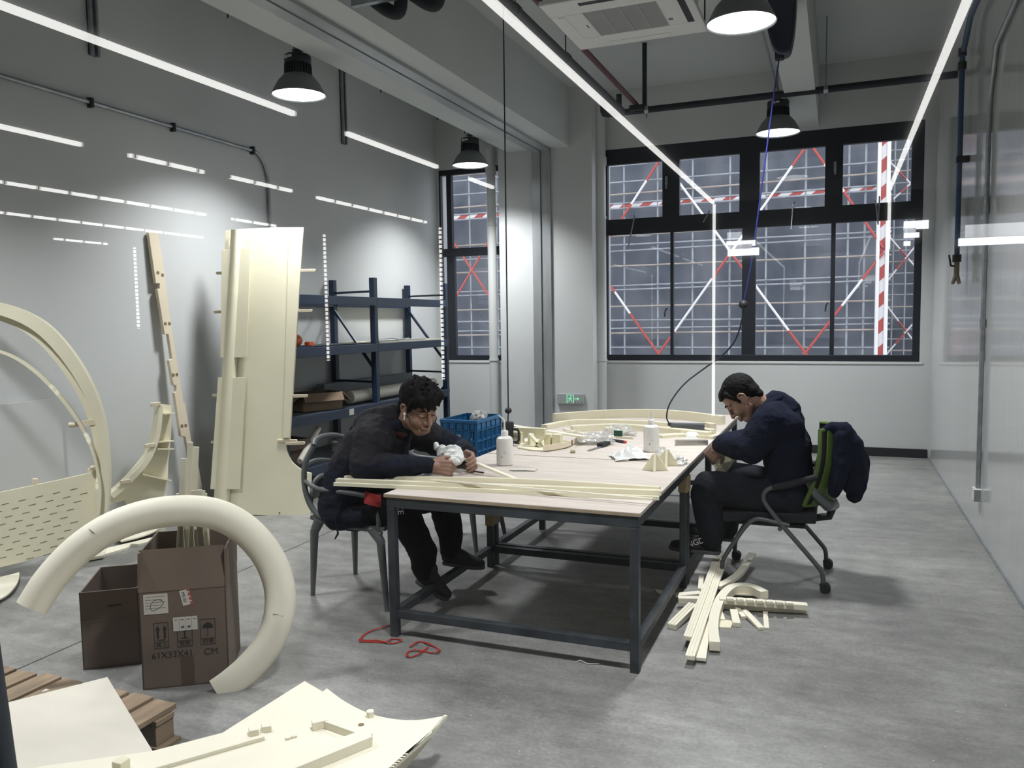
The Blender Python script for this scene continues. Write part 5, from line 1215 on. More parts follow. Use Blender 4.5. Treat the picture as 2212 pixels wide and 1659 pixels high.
stick('rounded pale strip at the lower right of the heap', (1180, 1000), (1370, 1200), 0.034, 0.016, 0.012, 0.0)
stick('thin straight strip hanging down below the notched bars', (1415, 1000), (1430, 1190), 0.026, 0.010, 0.0, 0.0)
stick('short blunt stick below the middle of the heap', (1090, 960), (1175, 1080), 0.026, 0.018, 0.01, 0.0)
stick('short stub right beside the arched strip', (900, 990), (940, 1105), 0.026, 0.016, 0.01, 0.0)
stick('rolled short piece below the notched bars of the heap', (1060, 1010), (1095, 1165), 0.04, 0.024, 0.01, 0.0)
stick('upright edged strip at the upper left of the heap behind the profiles', (700, 620), (690, 770), 0.03, 0.02, 0.03, 0.035)
tag(obj('offcut', MB().prism([zp_(a, b_, 0.02) for a, b_ in ((1000, 690), (1350, 745), (1320, 820), (1010, 800))], (0, 0, 0.008)), 'resin'), 'thin greenish cream sheet at the back of the heap', 'offcut', G3)
tag(obj('offcut', MB().prism([zp_(a, b_, 0.0) for a, b_ in ((900, 1090), (1060, 1110), (1030, 1185), (900, 1180))], (0, 0, 0.008)), 'resin'), 'thin curled sheet under the front of the heap', 'offcut', G3)
slab('small flat cream chip on the floor under the table rail', [(1414, 1274), (1436, 1279), (1440, 1290), (1424, 1284)], 0.0, 0.006, m='resin')
q = onZ(1252, 1433)
tag(obj('wire_scrap', MB().tube([q+Vector((-0.02, 0, 0.004)), q+Vector((0.0, 0.01, 0.012)), q+Vector((0.04, 0.0, 0.004)), q+Vector((0.09, 0.02, 0.004))], 0.002, 5), 'paper', smooth=True), 'short white wire scrap on the floor before the table', 'scrap')
mb = MB()
for k in range(260):
    x, y, a = R_.uniform(-3.8, 0.8), R_.uniform(1.6, 7.0), R_.uniform(0, PI); l_ = R_.uniform(0.002, 0.006)
    mb.box(-l_, l_, -0.0012, 0.0012, 0.0002, 0.0014, Matrix.Translation((x, y, 0)) @ Matrix.Rotation(a, 4, 'Z'))
o = tag(obj('shavings', mb, 'paper'), 'pale sanding shavings scattered over the concrete floor', 'shavings'); o['kind'] = 'stuff'
# saw cut joint in the concrete
p, q = onZ(660, 1172), onZ(60, 1436)
d_ = (q-p).normalized()
struct('trim_3', MB().beam(p-d_*2.0+Vector((0, 0, -0.0015)), q+d_*0.6+Vector((0, 0, -0.0015)), 0.010, 0.004), mat('floor_joint', (0.06, 0.06, 0.055), 0.9, var=0.4, scale=30))
struct('baseboard_right', MB().box(XR-0.012, XR, YG, YB, 0, 0.012), 'galv')

# ---------------------------------------------------------------- office chair
M['officegrey'] = mat('grey_chair_tube', (0.10, 0.108, 0.112), 0.4, metal=0.3)
M['mesh_black'] = mat('black_chair_fabric', (0.010, 0.011, 0.014), 0.85)
M['green_chair'] = mat('olive_green_chair_back', (0.075, 0.135, 0.022), 0.5, var=0.1, scale=6)
t = thing('office_chair', 'office chair with green back and grey tube legs on casters', 'chair', (-0.35, 5.2, 0))
def OY(a, b_, y): return onY(a, b_, y)
yn, yf = 4.95, 5.45
near = [OY(a, b_, yn) for a, b_ in smoothpoly([(1690, 1050), (1668, 1053), (1653, 1062), (1649, 1076), (1656, 1092), (1690, 1135), (1725, 1175), (1762, 1218), (1775, 1235), (1778, 1252), (1778, 1266)], 2)]
obj('arm_leg_tube', MB().tube(near, 0.014, 10), 'officegrey', t, smooth=True)
dy = yf-yn
far = [Vector((p.x+0.01, p.y+dy, p.z)) for p in near]; obj('arm_leg_tube', MB().tube(far, 0.014, 10), 'officegrey', t, smooth=True)
fr_ = [OY(a, b_, yn) for a, b_ in smoothpoly([(1705, 1135), (1650, 1122), (1630, 1122), (1612, 1135), (1590, 1165), (1565, 1203), (1560, 1222)], 2)]
fr_.append(Vector((fr_[-1].x-0.002, yn, 0.06)))
obj('front_leg_tube', MB().tube(fr_, 0.014, 10), 'officegrey', t, smooth=True)
obj('front_leg_tube', MB().tube([Vector((p.x+0.02, p.y+dy, p.z)) for p in fr_], 0.014, 10), 'officegrey', t, smooth=True)
for p in (near[-1], far[-1], fr_[-1], Vector((fr_[-1].x+0.02, yf, 0))):
    w_ = MB(); cx_ = p.x+0.012
    w_.tube([(cx_, p.y-0.024, 0.03), (cx_, p.y-0.006, 0.03)], 0.03, 18).tube([(cx_, p.y+0.006, 0.03), (cx_, p.y+0.024, 0.03)], 0.03, 18)
    ca = obj('caster', MB().tube([(p.x, p.y, 0.10), (p.x, p.y, 0.055)], 0.011, 10).ball((p.x+0.006, p.y, 0.042), 0.026, 0.014, 0.024), 'dark', t, smooth=True)
    obj('wheel', w_, 'dark', ca, smooth=True)
zseat = 0.405
def cush(u_, v_):
    x = -0.64+0.54*u_; y = 4.98+0.44*v_
    return (x, y, zseat+0.025*math.sin(PI*v_)*0.5-0.05*max(0, 0.25-u_)+0.02*u_)
obj('seat', MB().sheet(cush, 14, 12, 0.06), 'mesh_black', t, smooth=True, bevel=0.01)
obj('seat_pan', MB().box(-0.56, -0.16, 5.03, 5.37, zseat-0.055, zseat-0.03), 'dark', t, bevel=0.008)
obj('cross_bar', MB().tube([(-0.30, yn, 0.36), (-0.30, yf, 0.36)], 0.014, 8), 'officegrey', t)
for y in (yn, yf): obj('arm_pad', MB().tube([(-0.345, y, 0.605), (-0.24, y, 0.635), (-0.10, y, 0.685)], [0.02, 0.022, 0.018], 10), 'mesh_black', t, smooth=True)
def back(u_, v_, off=0.0, w0=0.23):
    s_ = 2*u_-1; ww = w0*(0.80+0.36*math.sin(PI*(0.15+0.72*v_)))*0.9
    x = -0.045+0.085*v_+0.03*math.sin(PI*v_)-0.125*s_*s_ + off
    return (x, 5.20+ww*s_, 0.50+0.45*v_)
obj('back_shell', MB().sheet(lambda a, b_: back(a, b_, 0.040, 0.225), 20, 16, 0.012), 'green_chair', t, smooth=True)
obj('back_pad', MB().sheet(lambda a, b_: back(a, b_, -0.005), 20, 16, 0.02), 'mesh_black', t, smooth=True)
rim = [Vector(back(a, b_, 0.0)) for a, b_ in [(0, k/12) for k in range(13)]+[(k/12, 1) for k in range(1, 13)]+[(1, 1-k/12) for k in range(1, 13)]+[(1-k/12, 0) for k in range(1, 13)]]
obj('back_rim', MB().tube(rim, 0.013, 8), 'green_chair', t, smooth=True)
obj('back_bracket', MB().tube([(-0.16, 4.99, 0.66), (-0.10, 4.985, 0.57), (-0.035, 5.02, 0.50), (0.0, 5.2, 0.47), (-0.035, 5.38, 0.50), (-0.10, 5.415, 0.57), (-0.16, 5.41, 0.66)], [0.016, 0.026, 0.028, 0.028, 0.028, 0.026, 0.016], 10), 'officegrey', t, smooth=True)
obj('back_support', MB().tube([(0.0, 5.2, 0.48), (-0.03, 5.2, 0.40), (-0.22, 5.2, 0.36)], 0.022, 10), 'dark', t, smooth=True)
# ---------------------------------------------------------------- people
M['skin'] = mat('skin', (0.30, 0.175, 0.125), 0.55, var=0.12, scale=9)
M['hair'] = mat('black_hair', (0.0075, 0.007, 0.0075), 0.8, bump=0.3, bscale=90, spec=0.15, stretch=(1, 1, 0.25))
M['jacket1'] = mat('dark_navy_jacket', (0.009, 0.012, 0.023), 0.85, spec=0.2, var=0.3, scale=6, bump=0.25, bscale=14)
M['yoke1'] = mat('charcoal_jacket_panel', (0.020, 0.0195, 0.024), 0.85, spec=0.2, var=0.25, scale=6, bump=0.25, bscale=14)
M['trouser1'] = mat('black_trousers', (0.005, 0.0055, 0.008), 0.9, spec=0.15, var=0.3, scale=8)
M['shoe'] = mat('black_shoe', (0.012, 0.012, 0.015), 0.7)
M['sole'] = mat('dark_grey_sole', (0.075, 0.075, 0.08), 0.7)
M['fleece'] = mat('navy_fleece', (0.0065, 0.009, 0.022), 0.95, spec=0.15, var=0.25, scale=14, bump=0.35, bscale=70)
M['jeans'] = mat('dark_grey_jeans', (0.013, 0.015, 0.021), 0.9, spec=0.15, var=0.35, scale=10, bump=0.15, bscale=90)
M['lettering'] = mat('white_print', (0.55, 0.55, 0.55), 0.7)
def ell(mb, c, r, R3=None): mb.ball(c, r[0], r[1], r[2], 20, 14, R3); return mb
def limb(mb, pts, rs, n=16, flat=1.0):
    """chain of tapered capsules"""
    for (p, q), (a, b_) in zip(zip(pts, pts[1:]), zip(rs, rs[1:])):
        p, q = Vector(p), Vector(q); d = q-p
        if d.length < 1e-6: continue
        prof = [(a*math.sin(t_*PI/12)+1e-5, -a*math.cos(t_*PI/12)) for t_ in range(7)]+[(b_*math.cos(t_*PI/12)+1e-5, d.length+b_*math.sin(t_*PI/12)) for t_ in range(7)]
        mb.lathe(prof, p, n, d.to_track_quat('Z', 'Y').to_matrix())
    return mb
def fuse(name, mb, voxel, m, parent, smooth=4, disp=None, label=None, slot=None):
    """grow one continuous surface round overlapping closed shapes"""
    bmesh.ops.recalc_face_normals(mb.bm, faces=mb.bm.faces)
    me = bpy.data.meshes.new('raw'); mb.bm.to_mesh(me); mb.bm.free()
    o = bpy.data.objects.new('raw', me); COL.objects.link(o)
    r = o.modifiers.new('r', 'REMESH'); r.mode = 'VOXEL'; r.voxel_size = voxel; r.adaptivity = 0
    if smooth:
        s_ = o.modifiers.new('s', 'SMOOTH'); s_.factor = 0.5; s_.iterations = smooth
    bpy.context.view_layer.update()
    out = bpy.data.meshes.new_from_object(o.evaluated_get(bpy.context.evaluated_depsgraph_get()))
    bpy.data.objects.remove(o); out.name = name
    if disp:
        N_ = [v_.normal.copy() for v_ in out.vertices]
        for v_, n_ in zip(out.vertices, N_): v_.co += n_*disp(v_.co, n_)
        out.update()
    out.materials.clear()
    for mm in (m if isinstance(m, (list, tuple)) else [m]): out.materials.append(M[mm])
    for p in out.polygons:
        p.use_smooth = True
        if slot: p.material_index = slot(p.center, p.normal)
    o = bpy.data.objects.new(name, out); COL.objects.link(o)
    if parent is not None: o.parent = parent; o.matrix_parent_inverse = parent.matrix_basis.inverted()
    if label: o['label'] = label
    return o
def folds(amp, freq, seed, aniso=(1, 1, 1)):
    def f(p, n_):
        q = Vector((p.x*aniso[0], p.y*aniso[1], p.z*aniso[2]))*freq
        a = noise.noise(q+Vector((seed, seed*2, 0))); b_ = noise.noise(q*2.3+Vector((0, seed, seed)))
        return amp*(1-2.4*abs(a))*0.75 + amp*0.35*(1-2*abs(b_))
    return f
def basis(fwd, up=(0, 0, 1), roll=0.0):
    f = Vector(fwd).normalized(); l_ = Vector(up).cross(f).normalized(); u_ = f.cross(l_)
    m3 = Matrix((f, l_, u_)).transposed()
    return m3 @ Matrix.Rotation(roll, 3, 'X')
def head(mb, o, B, s):
    """skull, jaw, brow, nose, lips, lids and ears; x forward, y left, z up"""
    def T(p): return Vector(o)+B @ (Vector(p)*s)
    def E(c, r): ell(mb, T(c), (r[0]*s, r[1]*s, r[2]*s), B)
    def Lm(ps, rs): limb(mb, [T(p) for p in ps], [r*s for r in rs], 12)
    E((-0.012, 0, 0.035), (0.098, 0.077, 0.095)); E((0.028, 0, -0.028), (0.064, 0.071, 0.090)); E((0.03, 0, 0.045), (0.062, 0.066, 0.062))
    E((0.048, 0, -0.094), (0.042, 0.046, 0.036)); Lm([(0.0, 0.056, -0.055), (0.055, 0.024, -0.105)], [0.026, 0.022]); Lm([(0.0, -0.056, -0.055), (0.055, -0.024, -0.105)], [0.026, 0.022])
    for y in (-1, 1):
        E((0.050, 0.034*y, -0.036), (0.036, 0.034, 0.040)); E((0.080, 0.031*y, 0.006), (0.015, 0.020, 0.013))
        E((0.094, 0.014*y, -0.037), (0.012, 0.010, 0.009))
        E((-0.008, 0.077*y, -0.012), (0.020, 0.008, 0.030))
        ear = [(0.008, 0.078*y, 0.012), (0.0, 0.084*y, 0.028), (-0.018, 0.088*y, 0.028), (-0.030, 0.088*y, 0.010), (-0.024, 0.084*y, -0.018), (-0.006, 0.079*y, -0.040)]
        Lm(ear, [0.006]*5+[0.008])
    Lm([(0.072, -0.050, 0.026), (0.092, -0.018, 0.032), (0.092, 0.018, 0.032), (0.072, 0.050, 0.026)], [0.009, 0.010, 0.010, 0.009])
    Lm([(0.090, 0, 0.022), (0.104, 0, -0.012), (0.113, 0, -0.034)], [0.009, 0.010, 0.013])
    Lm([(0.086, -0.024, -0.068), (0.100, 0, -0.063), (0.086, 0.024, -0.068)], [0.006, 0.0085, 0.006]); Lm([(0.084, -0.020, -0.075), (0.098, 0, -0.078), (0.084, 0.020, -0.075)], [0.006, 0.0095, 0.006])
    return T
def faceparts(T, s, parent, near):
    for y in (-1, 1):
        obj('eyebrow', MB().tube([T((0.080, 0.050*y, 0.028)), T((0.094, 0.036*y, 0.037)), T((0.102, 0.016*y, 0.032))], [0.0025, 0.0045, 0.0035], 6), 'hair', parent, smooth=True)
        obj('eyelash', MB().tube([T((0.084, 0.046*y, 0.002)), T((0.0955, 0.032*y, -0.001)), T((0.093, 0.018*y, 0.003))], 0.0019, 6), 'hair', parent, smooth=True)
    obj('lips', MB().tube([T((0.088, -0.024, -0.071)), T((0.1055, 0, -0.0705)), T((0.088, 0.024, -0.071))], [0.0012, 0.0022, 0.0012], 8), mat('lip_skin', (0.20, 0.10, 0.085), 0.5), parent, smooth=True)
def hand(mb, wrist, B, s, curls, spread=0.0, thumb=((0.55, 0.62, -0.35), (0.85, 0.15, -0.45), (0.9, -0.1, -0.4))):
    """palm, four fingers and thumb; x to the fingertips, y to the thumb side, z out of the back of the hand"""
    def T(p): return Vector(wrist)+B @ (Vector(p)*s)
    limb(mb, [T((-0.02, 0, 0)), T((0.02, 0, 0))], [0.027*s, 0.028*s])
    for y0, y1 in ((-0.022, -0.030), (-0.006, -0.010), (0.010, 0.010), (0.022, 0.030)): limb(mb, [T((0.01, y0, 0)), T((0.085, y1, 0.002))], [0.016*s, 0.0125*s])
    limb(mb, [T((0.015, 0.02, -0.008)), T((0.05, 0.036, -0.012))], [0.018*s, 0.014*s])
    for i, (y, ln) in enumerate(((0.031, 0.95), (0.0105, 1.05), (-0.0105, 0.98), (-0.030, 0.78))):
        p = Vector((0.088, y, 0.002)); a = 0.0; pts = [p.copy()]; rs = [0.0108]
        for seg, (L_, r_) in enumerate(((0.044, 0.0098), (0.027, 0.0090), (0.021, 0.0078))):
            a += curls[i][seg]
            p = p+Vector((math.cos(a), spread*(1.5-i)*0.3, -math.sin(a)))*L_*ln; pts.append(p.copy()); rs.append(r_)
        limb(mb, [T(q) for q in pts], [r*s for r in rs], 10)
    p = Vector((0.022, 0.030, -0.008)); pts = [p.copy()]; rs = [0.016]
    for d, L_, r_ in zip(thumb, (0.040, 0.032, 0.026), (0.0125, 0.0108, 0.009)):
        p = p+Vector(d).normalized()*L_; pts.append(p.copy()); rs.append(r_)
    limb(mb, [T(q) for q in pts], [r*s for r in rs], 10)
    return T
def shoe(parent, heel, toe, up, w_=0.048, label=None):
    heel, toe = Vector(heel), Vector(toe); f = (toe-heel).normalized(); L_ = (toe-heel).length
    l_ = Vector(up).cross(f).normalized(); u_ = f.cross(l_); B = Matrix((f, l_, u_)).transposed()
    def T(x, y, z): return heel+B @ Vector((x*L_, y, z))
    mb = MB()
    limb(mb, [T(0.10, 0, 0.045), T(0.30, 0, 0.040), T(0.62, 0, 0.036), T(0.88, 0, 0.030)], [0.040, 0.040, 0.042, 0.030])
    limb(mb, [T(0.14, 0, 0.06), T(0.18, 0, 0.105)], [0.042, 0.044]); limb(mb, [T(0.25, 0, 0.08), T(0.62, 0, 0.045)], [0.040, 0.034])
    so = fuse('shoe', mb, 0.006, 'shoe', parent, 3, label=label)
    prof = [(0.0, 0.55), (0.04, 0.85), (0.2, 0.95), (0.45, 0.85), (0.7, 1.08), (0.88, 0.85), (0.97, 0.5), (1.0, 0.0)]
    poly = [T(x, w_*y, 0.0) for x, y in prof]+[T(x, -w_*y, 0.0) for x, y in prof[::-1][1:]]
    obj('sole', MB().prism(poly, u_*0.022), 'sole', so, bevel=0.005)
    obj('laces', MB().tube([T(0.30, -0.02, 0.118), T(0.36, 0.02, 0.108), T(0.42, -0.02, 0.098), T(0.48, 0.02, 0.090), T(0.54, -0.018, 0.082)], 0.003, 6), 'sole', so, smooth=True)
    return so

# ---- the man in the dark jacket, leaning on the table ----------------------
p1_ = thing('person', 'man in a dark jacket hunched over the table wiping a cream strip with a cloth', 'person', (-2.62, 4.08, 0))
HO = Vector((-2.205, 4.02, 1.135)); HB = basis((0.80, -0.42, -0.42), (0, 0, 1), 0.10); HS = 1.13
bm_ = MB(); HT = head(bm_, HO, HB, HS)
neck = Vector((-2.37, 4.06, 1.00))
limb(bm_, [HT((-0.03, 0, -0.05)), neck, (-2.45, 4.07, 0.92)], [0.062, 0.066, 0.075])
hipc = Vector((-2.68, 4.08, 0.53)); chest = Vector((-2.47, 4.07, 0.90))
limb(bm_, [chest, (-2.58, 4.08, 0.72), hipc], [0.12, 0.12, 0.12])
shR, elR, wrR = Vector((-2.43, 3.86, 0.94)), Vector((-2.42, 3.77, 0.80)), Vector((-2.105, 3.92, 0.822))
shL, elL, wrL = Vector((-2.36, 4.29, 0.95)), Vector((-2.17, 4.47, 0.795)), Vector((-2.03, 4.25, 0.835))
for a, e, w_ in ((shR, elR, wrR), (shL, elL, wrL)): limb(bm_, [chest+(a-chest)*0.5, a, e, w_], [0.08, 0.055, 0.045, 0.030])
kR, aR = Vector((-2.27, 3.94, 0.565)), Vector((-2.165, 3.955, 0.215)); kL, aL = Vector((-2.20, 4.27, 0.57)), Vector((-2.165, 4.30, 0.24))
for y, k_, a in ((3.98, kR, aR), (4.18, kL, aL)): limb(bm_, [(-2.66, y, 0.52), k_, a+Vector((0, 0, 0.03))], [0.08, 0.055, 0.04])
RB = basis((0.86, 0.46, -0.16), (0, 0, 1)); RB = RB @ Matrix.Rotation(math.radians(78), 3, 'X')
c4 = [(0.75, 1.0, 0.6), (0.85, 1.05, 0.6), (0.95, 1.1, 0.6), (1.0, 1.15, 0.6)]
hand(bm_, wrR+Vector((0.02, 0.008, 0)), RB, 1.12, c4, thumb=((0.75, 0.45, -0.3), (0.95, 0.12, -0.2), (0.97, -0.12, -0.15)))
LB = basis((0.75, -0.62, -0.10), (0, 0, 1)); LB = LB @ Matrix.Rotation(math.radians(-70), 3, 'X')
LB2 = Matrix((LB.col[0], -LB.col[1], LB.col[2])).transposed()
hand(bm_, wrL+Vector((0.02, -0.015, 0)), LB, 1.08, [(0.5, 0.8, 0.5)]*4)
fuse('body', bm_, 0.0040, 'skin', p1_, 7)
faceparts(HT, HS, p1_, -1)
hm = MB()
def HE(c_, r_): ell(hm, HT(c_), tuple(k*HS for k in r_), HB)
HE((-0.026, 0, 0.052), (0.104, 0.088, 0.100)); HE((0.018, 0, 0.092), (0.090, 0.074, 0.052)); HE((-0.075, 0, -0.015), (0.050, 0.068, 0.062))
for k in range(11):
    y = -0.066+0.0132*k; r0 = R_.uniform(0.012, 0.016); x1 = 0.104-7.0*y*y
    limb(hm, [HT((0.02, y*0.7, 0.128)), HT((0.078, y*0.95, 0.098)), HT((x1, y*1.02+R_.uniform(-.006, .006), 0.056+R_.uniform(-0.014, 0.012)))], [0.026, 0.022, 0.006], 10)
for y in (-1, 1):
    limb(hm, [HT((0.045, 0.070*y, 0.075)), HT((0.028, 0.079*y, 0.03)), HT((0.022, 0.077*y, -0.004))], [0.02, 0.013, 0.004], 10)
for k in range(34):
    a, b_ = R_.uniform(0, 2*PI), R_.uniform(0.15, 1.25)
    d = Vector((math.sin(b_)*math.cos(a), math.sin(b_)*math.sin(a), math.cos(b_)))
    if d.x > 0.55 and d.z < 0.55: continue
    p = Vector((-0.022+0.100*d.x, 0.085*d.y, 0.058+0.098*d.z)); q = p+Vector((0.025+0.02*d.x, 0.012*d.y+R_.uniform(-.01, .01), R_.uniform(0.0, 0.016)))
    limb(hm, [HT(p), HT(q)], [0.011, 0.0035], 8)
fuse('hair', hm, 0.0045, 'hair', p1_, 2, disp=folds(0.004, 34, 3.0, (1, 1, 0.5)))
e_ = HT((0.012, -0.089, -0.012)); e2_ = HT((0.020, -0.092, -0.042))
obj('earbud', MB().ball(e_, 0.009, 0.009, 0.009).tube([e_, e2_], [0.0052, 0.0045], 8), 'white', p1_, smooth=True)
# jacket
jm = MB()
limb(jm, [(-2.68, 4.08, 0.56), (-2.62, 4.08, 0.70), (-2.53, 4.08, 0.86), (-2.45, 4.07, 0.97)], [0.185, 0.185, 0.180, 0.135])
for y in (3.97, 4.18): limb(jm, [(-2.70, y, 0.55), (-2.64, y, 0.72), (-2.54, y, 0.88), (-2.45, y, 0.975)], [0.145, 0.145, 0.14, 0.11])
limb(jm, [shR+Vector((0.02, 0.0, 0)), chest+Vector((-0.06, 0, 0.10)), shL+Vector((0.02, 0, 0))], [0.095, 0.12, 0.095])
limb(jm, [(-2.50, 4.06, 1.02), (-2.40, 4.05, 1.06)], [0.10, 0.085])
limb(jm, [shR, elR+Vector((0, 0.0, 0.025)), wrR+Vector((-0.05, -0.02, 0.005)), wrR+Vector((-0.005, 0.0, 0))], [0.100, 0.080, 0.052, 0.043])
limb(jm, [shL, elL+Vector((0, 0.0, 0.02)), wrL+Vector((0.0, 0.03, 0.005))], [0.095, 0.072, 0.044])
limb(jm, [(-2.70, 3.90, 0.50), (-2.52, 3.885, 0.50)], [0.075, 0.055]); limb(jm, [(-2.70, 4.24, 0.50), (-2.52, 4.25, 0.50)], [0.075, 0.055])
_fa, _fb = folds(0.010, 8.5, 1.7, (1, 1, 0.7)), folds(0.006, 19, 8.0, (0.6, 1, 1.2))
jf = lambda p, n_: _fa(p, n_)+_fb(p, n_)
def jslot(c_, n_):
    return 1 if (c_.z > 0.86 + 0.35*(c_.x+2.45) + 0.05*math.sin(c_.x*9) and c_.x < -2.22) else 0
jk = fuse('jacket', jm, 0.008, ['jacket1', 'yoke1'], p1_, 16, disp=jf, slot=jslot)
cm_ = MB(); ring = []
for k in range(17):
    a = 2*PI*k/16; d = Vector((math.cos(a)*0.088, math.sin(a)*0.088, 0)); d.z = -0.62*d.x-0.006
    ring.append(Vector((-2.375, 4.055, 1.055))+d)
limb(cm_, ring, [0.020]*17, 10)
limb(cm_, [ring[0]+Vector((-0.01, 0, -0.01)), ring[0]+Vector((-0.025, 0.0, -0.06)), ring[0]+Vector((-0.04, 0.0, -0.14))], [0.016, 0.02, 0.02], 10)
limb(cm_, [ring[14], Vector((-2.33, 3.985, 1.045))], [0.02, 0.028], 10); limb(cm_, [ring[2], Vector((-2.33, 4.125, 1.045))], [0.02, 0.028], 10)
fuse('collar', cm_, 0.006, 'jacket1', p1_, 4)
obj('red_shirt', MB().ball((-2.335, 4.03, 1.0), 0.055, 0.055, 0.05), mat('dark_red_shirt', (0.05, 0.012, 0.011), 0.85), p1_, smooth=True)
obj('jacket_string', MB().tube([(-2.62, 3.83, 0.60), (-2.64, 3.80, 0.50), (-2.635, 3.81, 0.42), (-2.65, 3.80, 0.39)], [0.004, 0.004, 0.006, 0.004], 6), 'jacket1', p1_, smooth=True)
a, b_ = onY(786, 1062, 3.80), onY(822, 1090, 3.80)
obj('red_patch', MB().sheet(lambda u_, v_: (a.x+(b_.x-a.x)*u_, 3.80-0.01*math.sin(PI*u_)+0.012*v_, b_.z+(a.z-b_.z)*v_-0.03*u_*0.5), 6, 6, 0.004), mat('red_cloth', (0.30, 0.020, 0.018), 0.8), p1_, smooth=True)
obj('chest_patch', MB().sheet(lambda u_, v_: HO+Vector((-0.02+0.075*u_, -0.085+0.05*u_, -0.30+0.06*v_+0.03*u_)), 4, 4, 0.003), 'yoke1', p1_) if False else None
tm = MB()
for y, k_, a in ((3.965, kR, aR), (4.19, kL, aL)):
    limb(tm, [(-2.68, y, 0.515), k_+Vector((-0.02, 0, 0.0)), k_+Vector((0.015, 0, -0.07)), a+Vector((0, 0, 0.10)), a+Vector((0, 0, 0.0))], [0.105, 0.088, 0.082, 0.074, 0.060])
limb(tm, [(-2.72, 3.97, 0.53), (-2.72, 4.19, 0.53)], [0.105, 0.105])
tr1 = fuse('trousers', tm, 0.008, 'trouser1', p1_, 6, disp=folds(0.009, 9, 5.0))
q = onY(863, 1100, 3.85); ro = Matrix.Rotation(math.radians(90), 4, 'X')
textmesh('CE', 0.055, Matrix.Translation((q.x, 3.853, q.z)) @ ro @ Matrix.Rotation(math.radians(-80), 4, 'Z'), 'lettering', tr1)
shoe(p1_, (-2.215, 3.955, 0.150), (-2.035, 4.0, 0.035), (0.5, 0, 1))
shoe(p1_, (-2.215, 4.30, 0.146), (-1.955, 4.34, 0.125), (0, 0, 1))
# the cloth in his hands
cl_ = MB()
limb(cl_, [(-2.09, 4.10, 0.865), (-2.02, 4.08, 0.870), (-1.97, 4.04, 0.845)], [0.036, 0.044, 0.026])
limb(cl_, [(-2.12, 4.12, 0.885), (-2.155, 4.13, 0.90)], [0.024, 0.016]); limb(cl_, [(-2.03, 4.03, 0.85), (-1.965, 4.01, 0.835)], [0.022, 0.014])
o = fuse('cloth', cl_, 0.005, 'white', None, 2, disp=folds(0.011, 26, 9.0)); tag(o, 'white cloth wrapped round the strip in the seated man\'s hands', 'cloth')

# ---- the man in the navy fleece on the office chair ------------------------
p2_ = thing('person', 'man in a navy fleece sitting on the office chair with head bowed', 'person', (-0.3, 5.2, 0))
HO = Vector((-0.545, 5.17, 1.115)); HB = basis((-0.66, -0.05, -0.75), (-0.5, 0, 0.8), 0.0); HS = 1.10
bm_ = MB(); HT = head(bm_, HO, HB, HS)
neck = Vector((-0.405, 5.19, 1.06)); chest = Vector((-0.32, 5.2, 0.90)); hipc = Vector((-0.27, 5.2, 0.54))
limb(bm_, [HT((-0.035, 0, -0.05)), neck, (-0.36, 5.19, 0.98)], [0.062, 0.064, 0.08])
limb(bm_, [chest, (-0.28, 5.2, 0.70), hipc], [0.11, 0.11, 0.12])
shL, elL, wrL = Vector((-0.37, 5.00, 0.985)), Vector((-0.485, 4.93, 0.815)), Vector((-0.655, 5.02, 0.835))
shR, elR, wrR = Vector((-0.37, 5.40, 0.985)), Vector((-0.49, 5.47, 0.80)), Vector((-0.65, 5.33, 0.82))
for a, e, w_ in ((shL, elL, wrL), (shR, elR, wrR)): limb(bm_, [chest+(a-chest)*0.5, a, e, w_], [0.08, 0.055, 0.045, 0.032])
kL, aL = Vector((-0.745, 5.02, 0.575)), Vector((-0.715, 5.03, 0.235)); kR, aR = Vector((-0.66, 5.37, 0.575)), Vector((-0.665, 5.38, 0.225))
for y, k_, a in ((5.08, kL, aL), (5.32, kR, aR)): limb(bm_, [(-0.28, y, 0.53), k_, a+Vector((0, 0, 0.06))], [0.09, 0.055, 0.04])
c5 = [(0.7, 0.9, 0.5), (0.75, 0.95, 0.5), (0.8, 1.0, 0.5), (0.85, 1.0, 0.5)]
B_ = basis((-0.55, 0.35, -0.75), (-0.8, 0, 0.5)); B_ = B_ @ Matrix.Rotation(math.radians(-75), 3, 'X')
hand(bm_, wrL+Vector((-0.02, 0.01, -0.012)), B_, 1.08, c5)
B_ = basis((-0.45, -0.45, -0.75), (-0.8, 0, 0.5)); B_ = B_ @ Matrix.Rotation(math.radians(75), 3, 'X')
hand(bm_, wrR+Vector((-0.02, -0.01, -0.012)), B_, 1.08, c5)
fuse('body', bm_, 0.0040, 'skin', p2_, 7)
faceparts(HT, HS, p2_, 1)
hm = MB()
HE((-0.022, 0, 0.048), (0.100, 0.083, 0.094)); HE((0.018, 0, 0.082), (0.074, 0.066, 0.044)); HE((-0.062, 0, 0.000), (0.052, 0.068, 0.062)); HE((-0.078, 0, -0.045), (0.028, 0.050, 0.030))
for y in (-1, 1): limb(hm, [HT((0.040, 0.066*y, 0.075)), HT((0.024, 0.076*y, 0.03)), HT((0.016, 0.076*y, -0.008))], [0.018, 0.011, 0.005], 10)
for k in range(13):
    y = -0.054+0.009*k
    limb(hm, [HT((0.02, y*0.8, 0.112)), HT((0.074-4*y*y, y, 0.094)), HT((0.096-8*y*y, y*1.03, 0.080+R_.uniform(-.003, .004)))], [0.016, 0.011, 0.0035], 8)
fuse('hair', hm, 0.0045, 'hair', p2_, 2, disp=folds(0.0025, 40, 6.0))
fm_ = MB()
limb(fm_, [(-0.26, 5.2, 0.54), (-0.265, 5.2, 0.68), (-0.29, 5.2, 0.84), (-0.335, 5.2, 0.96)], [0.135, 0.135, 0.145, 0.125])
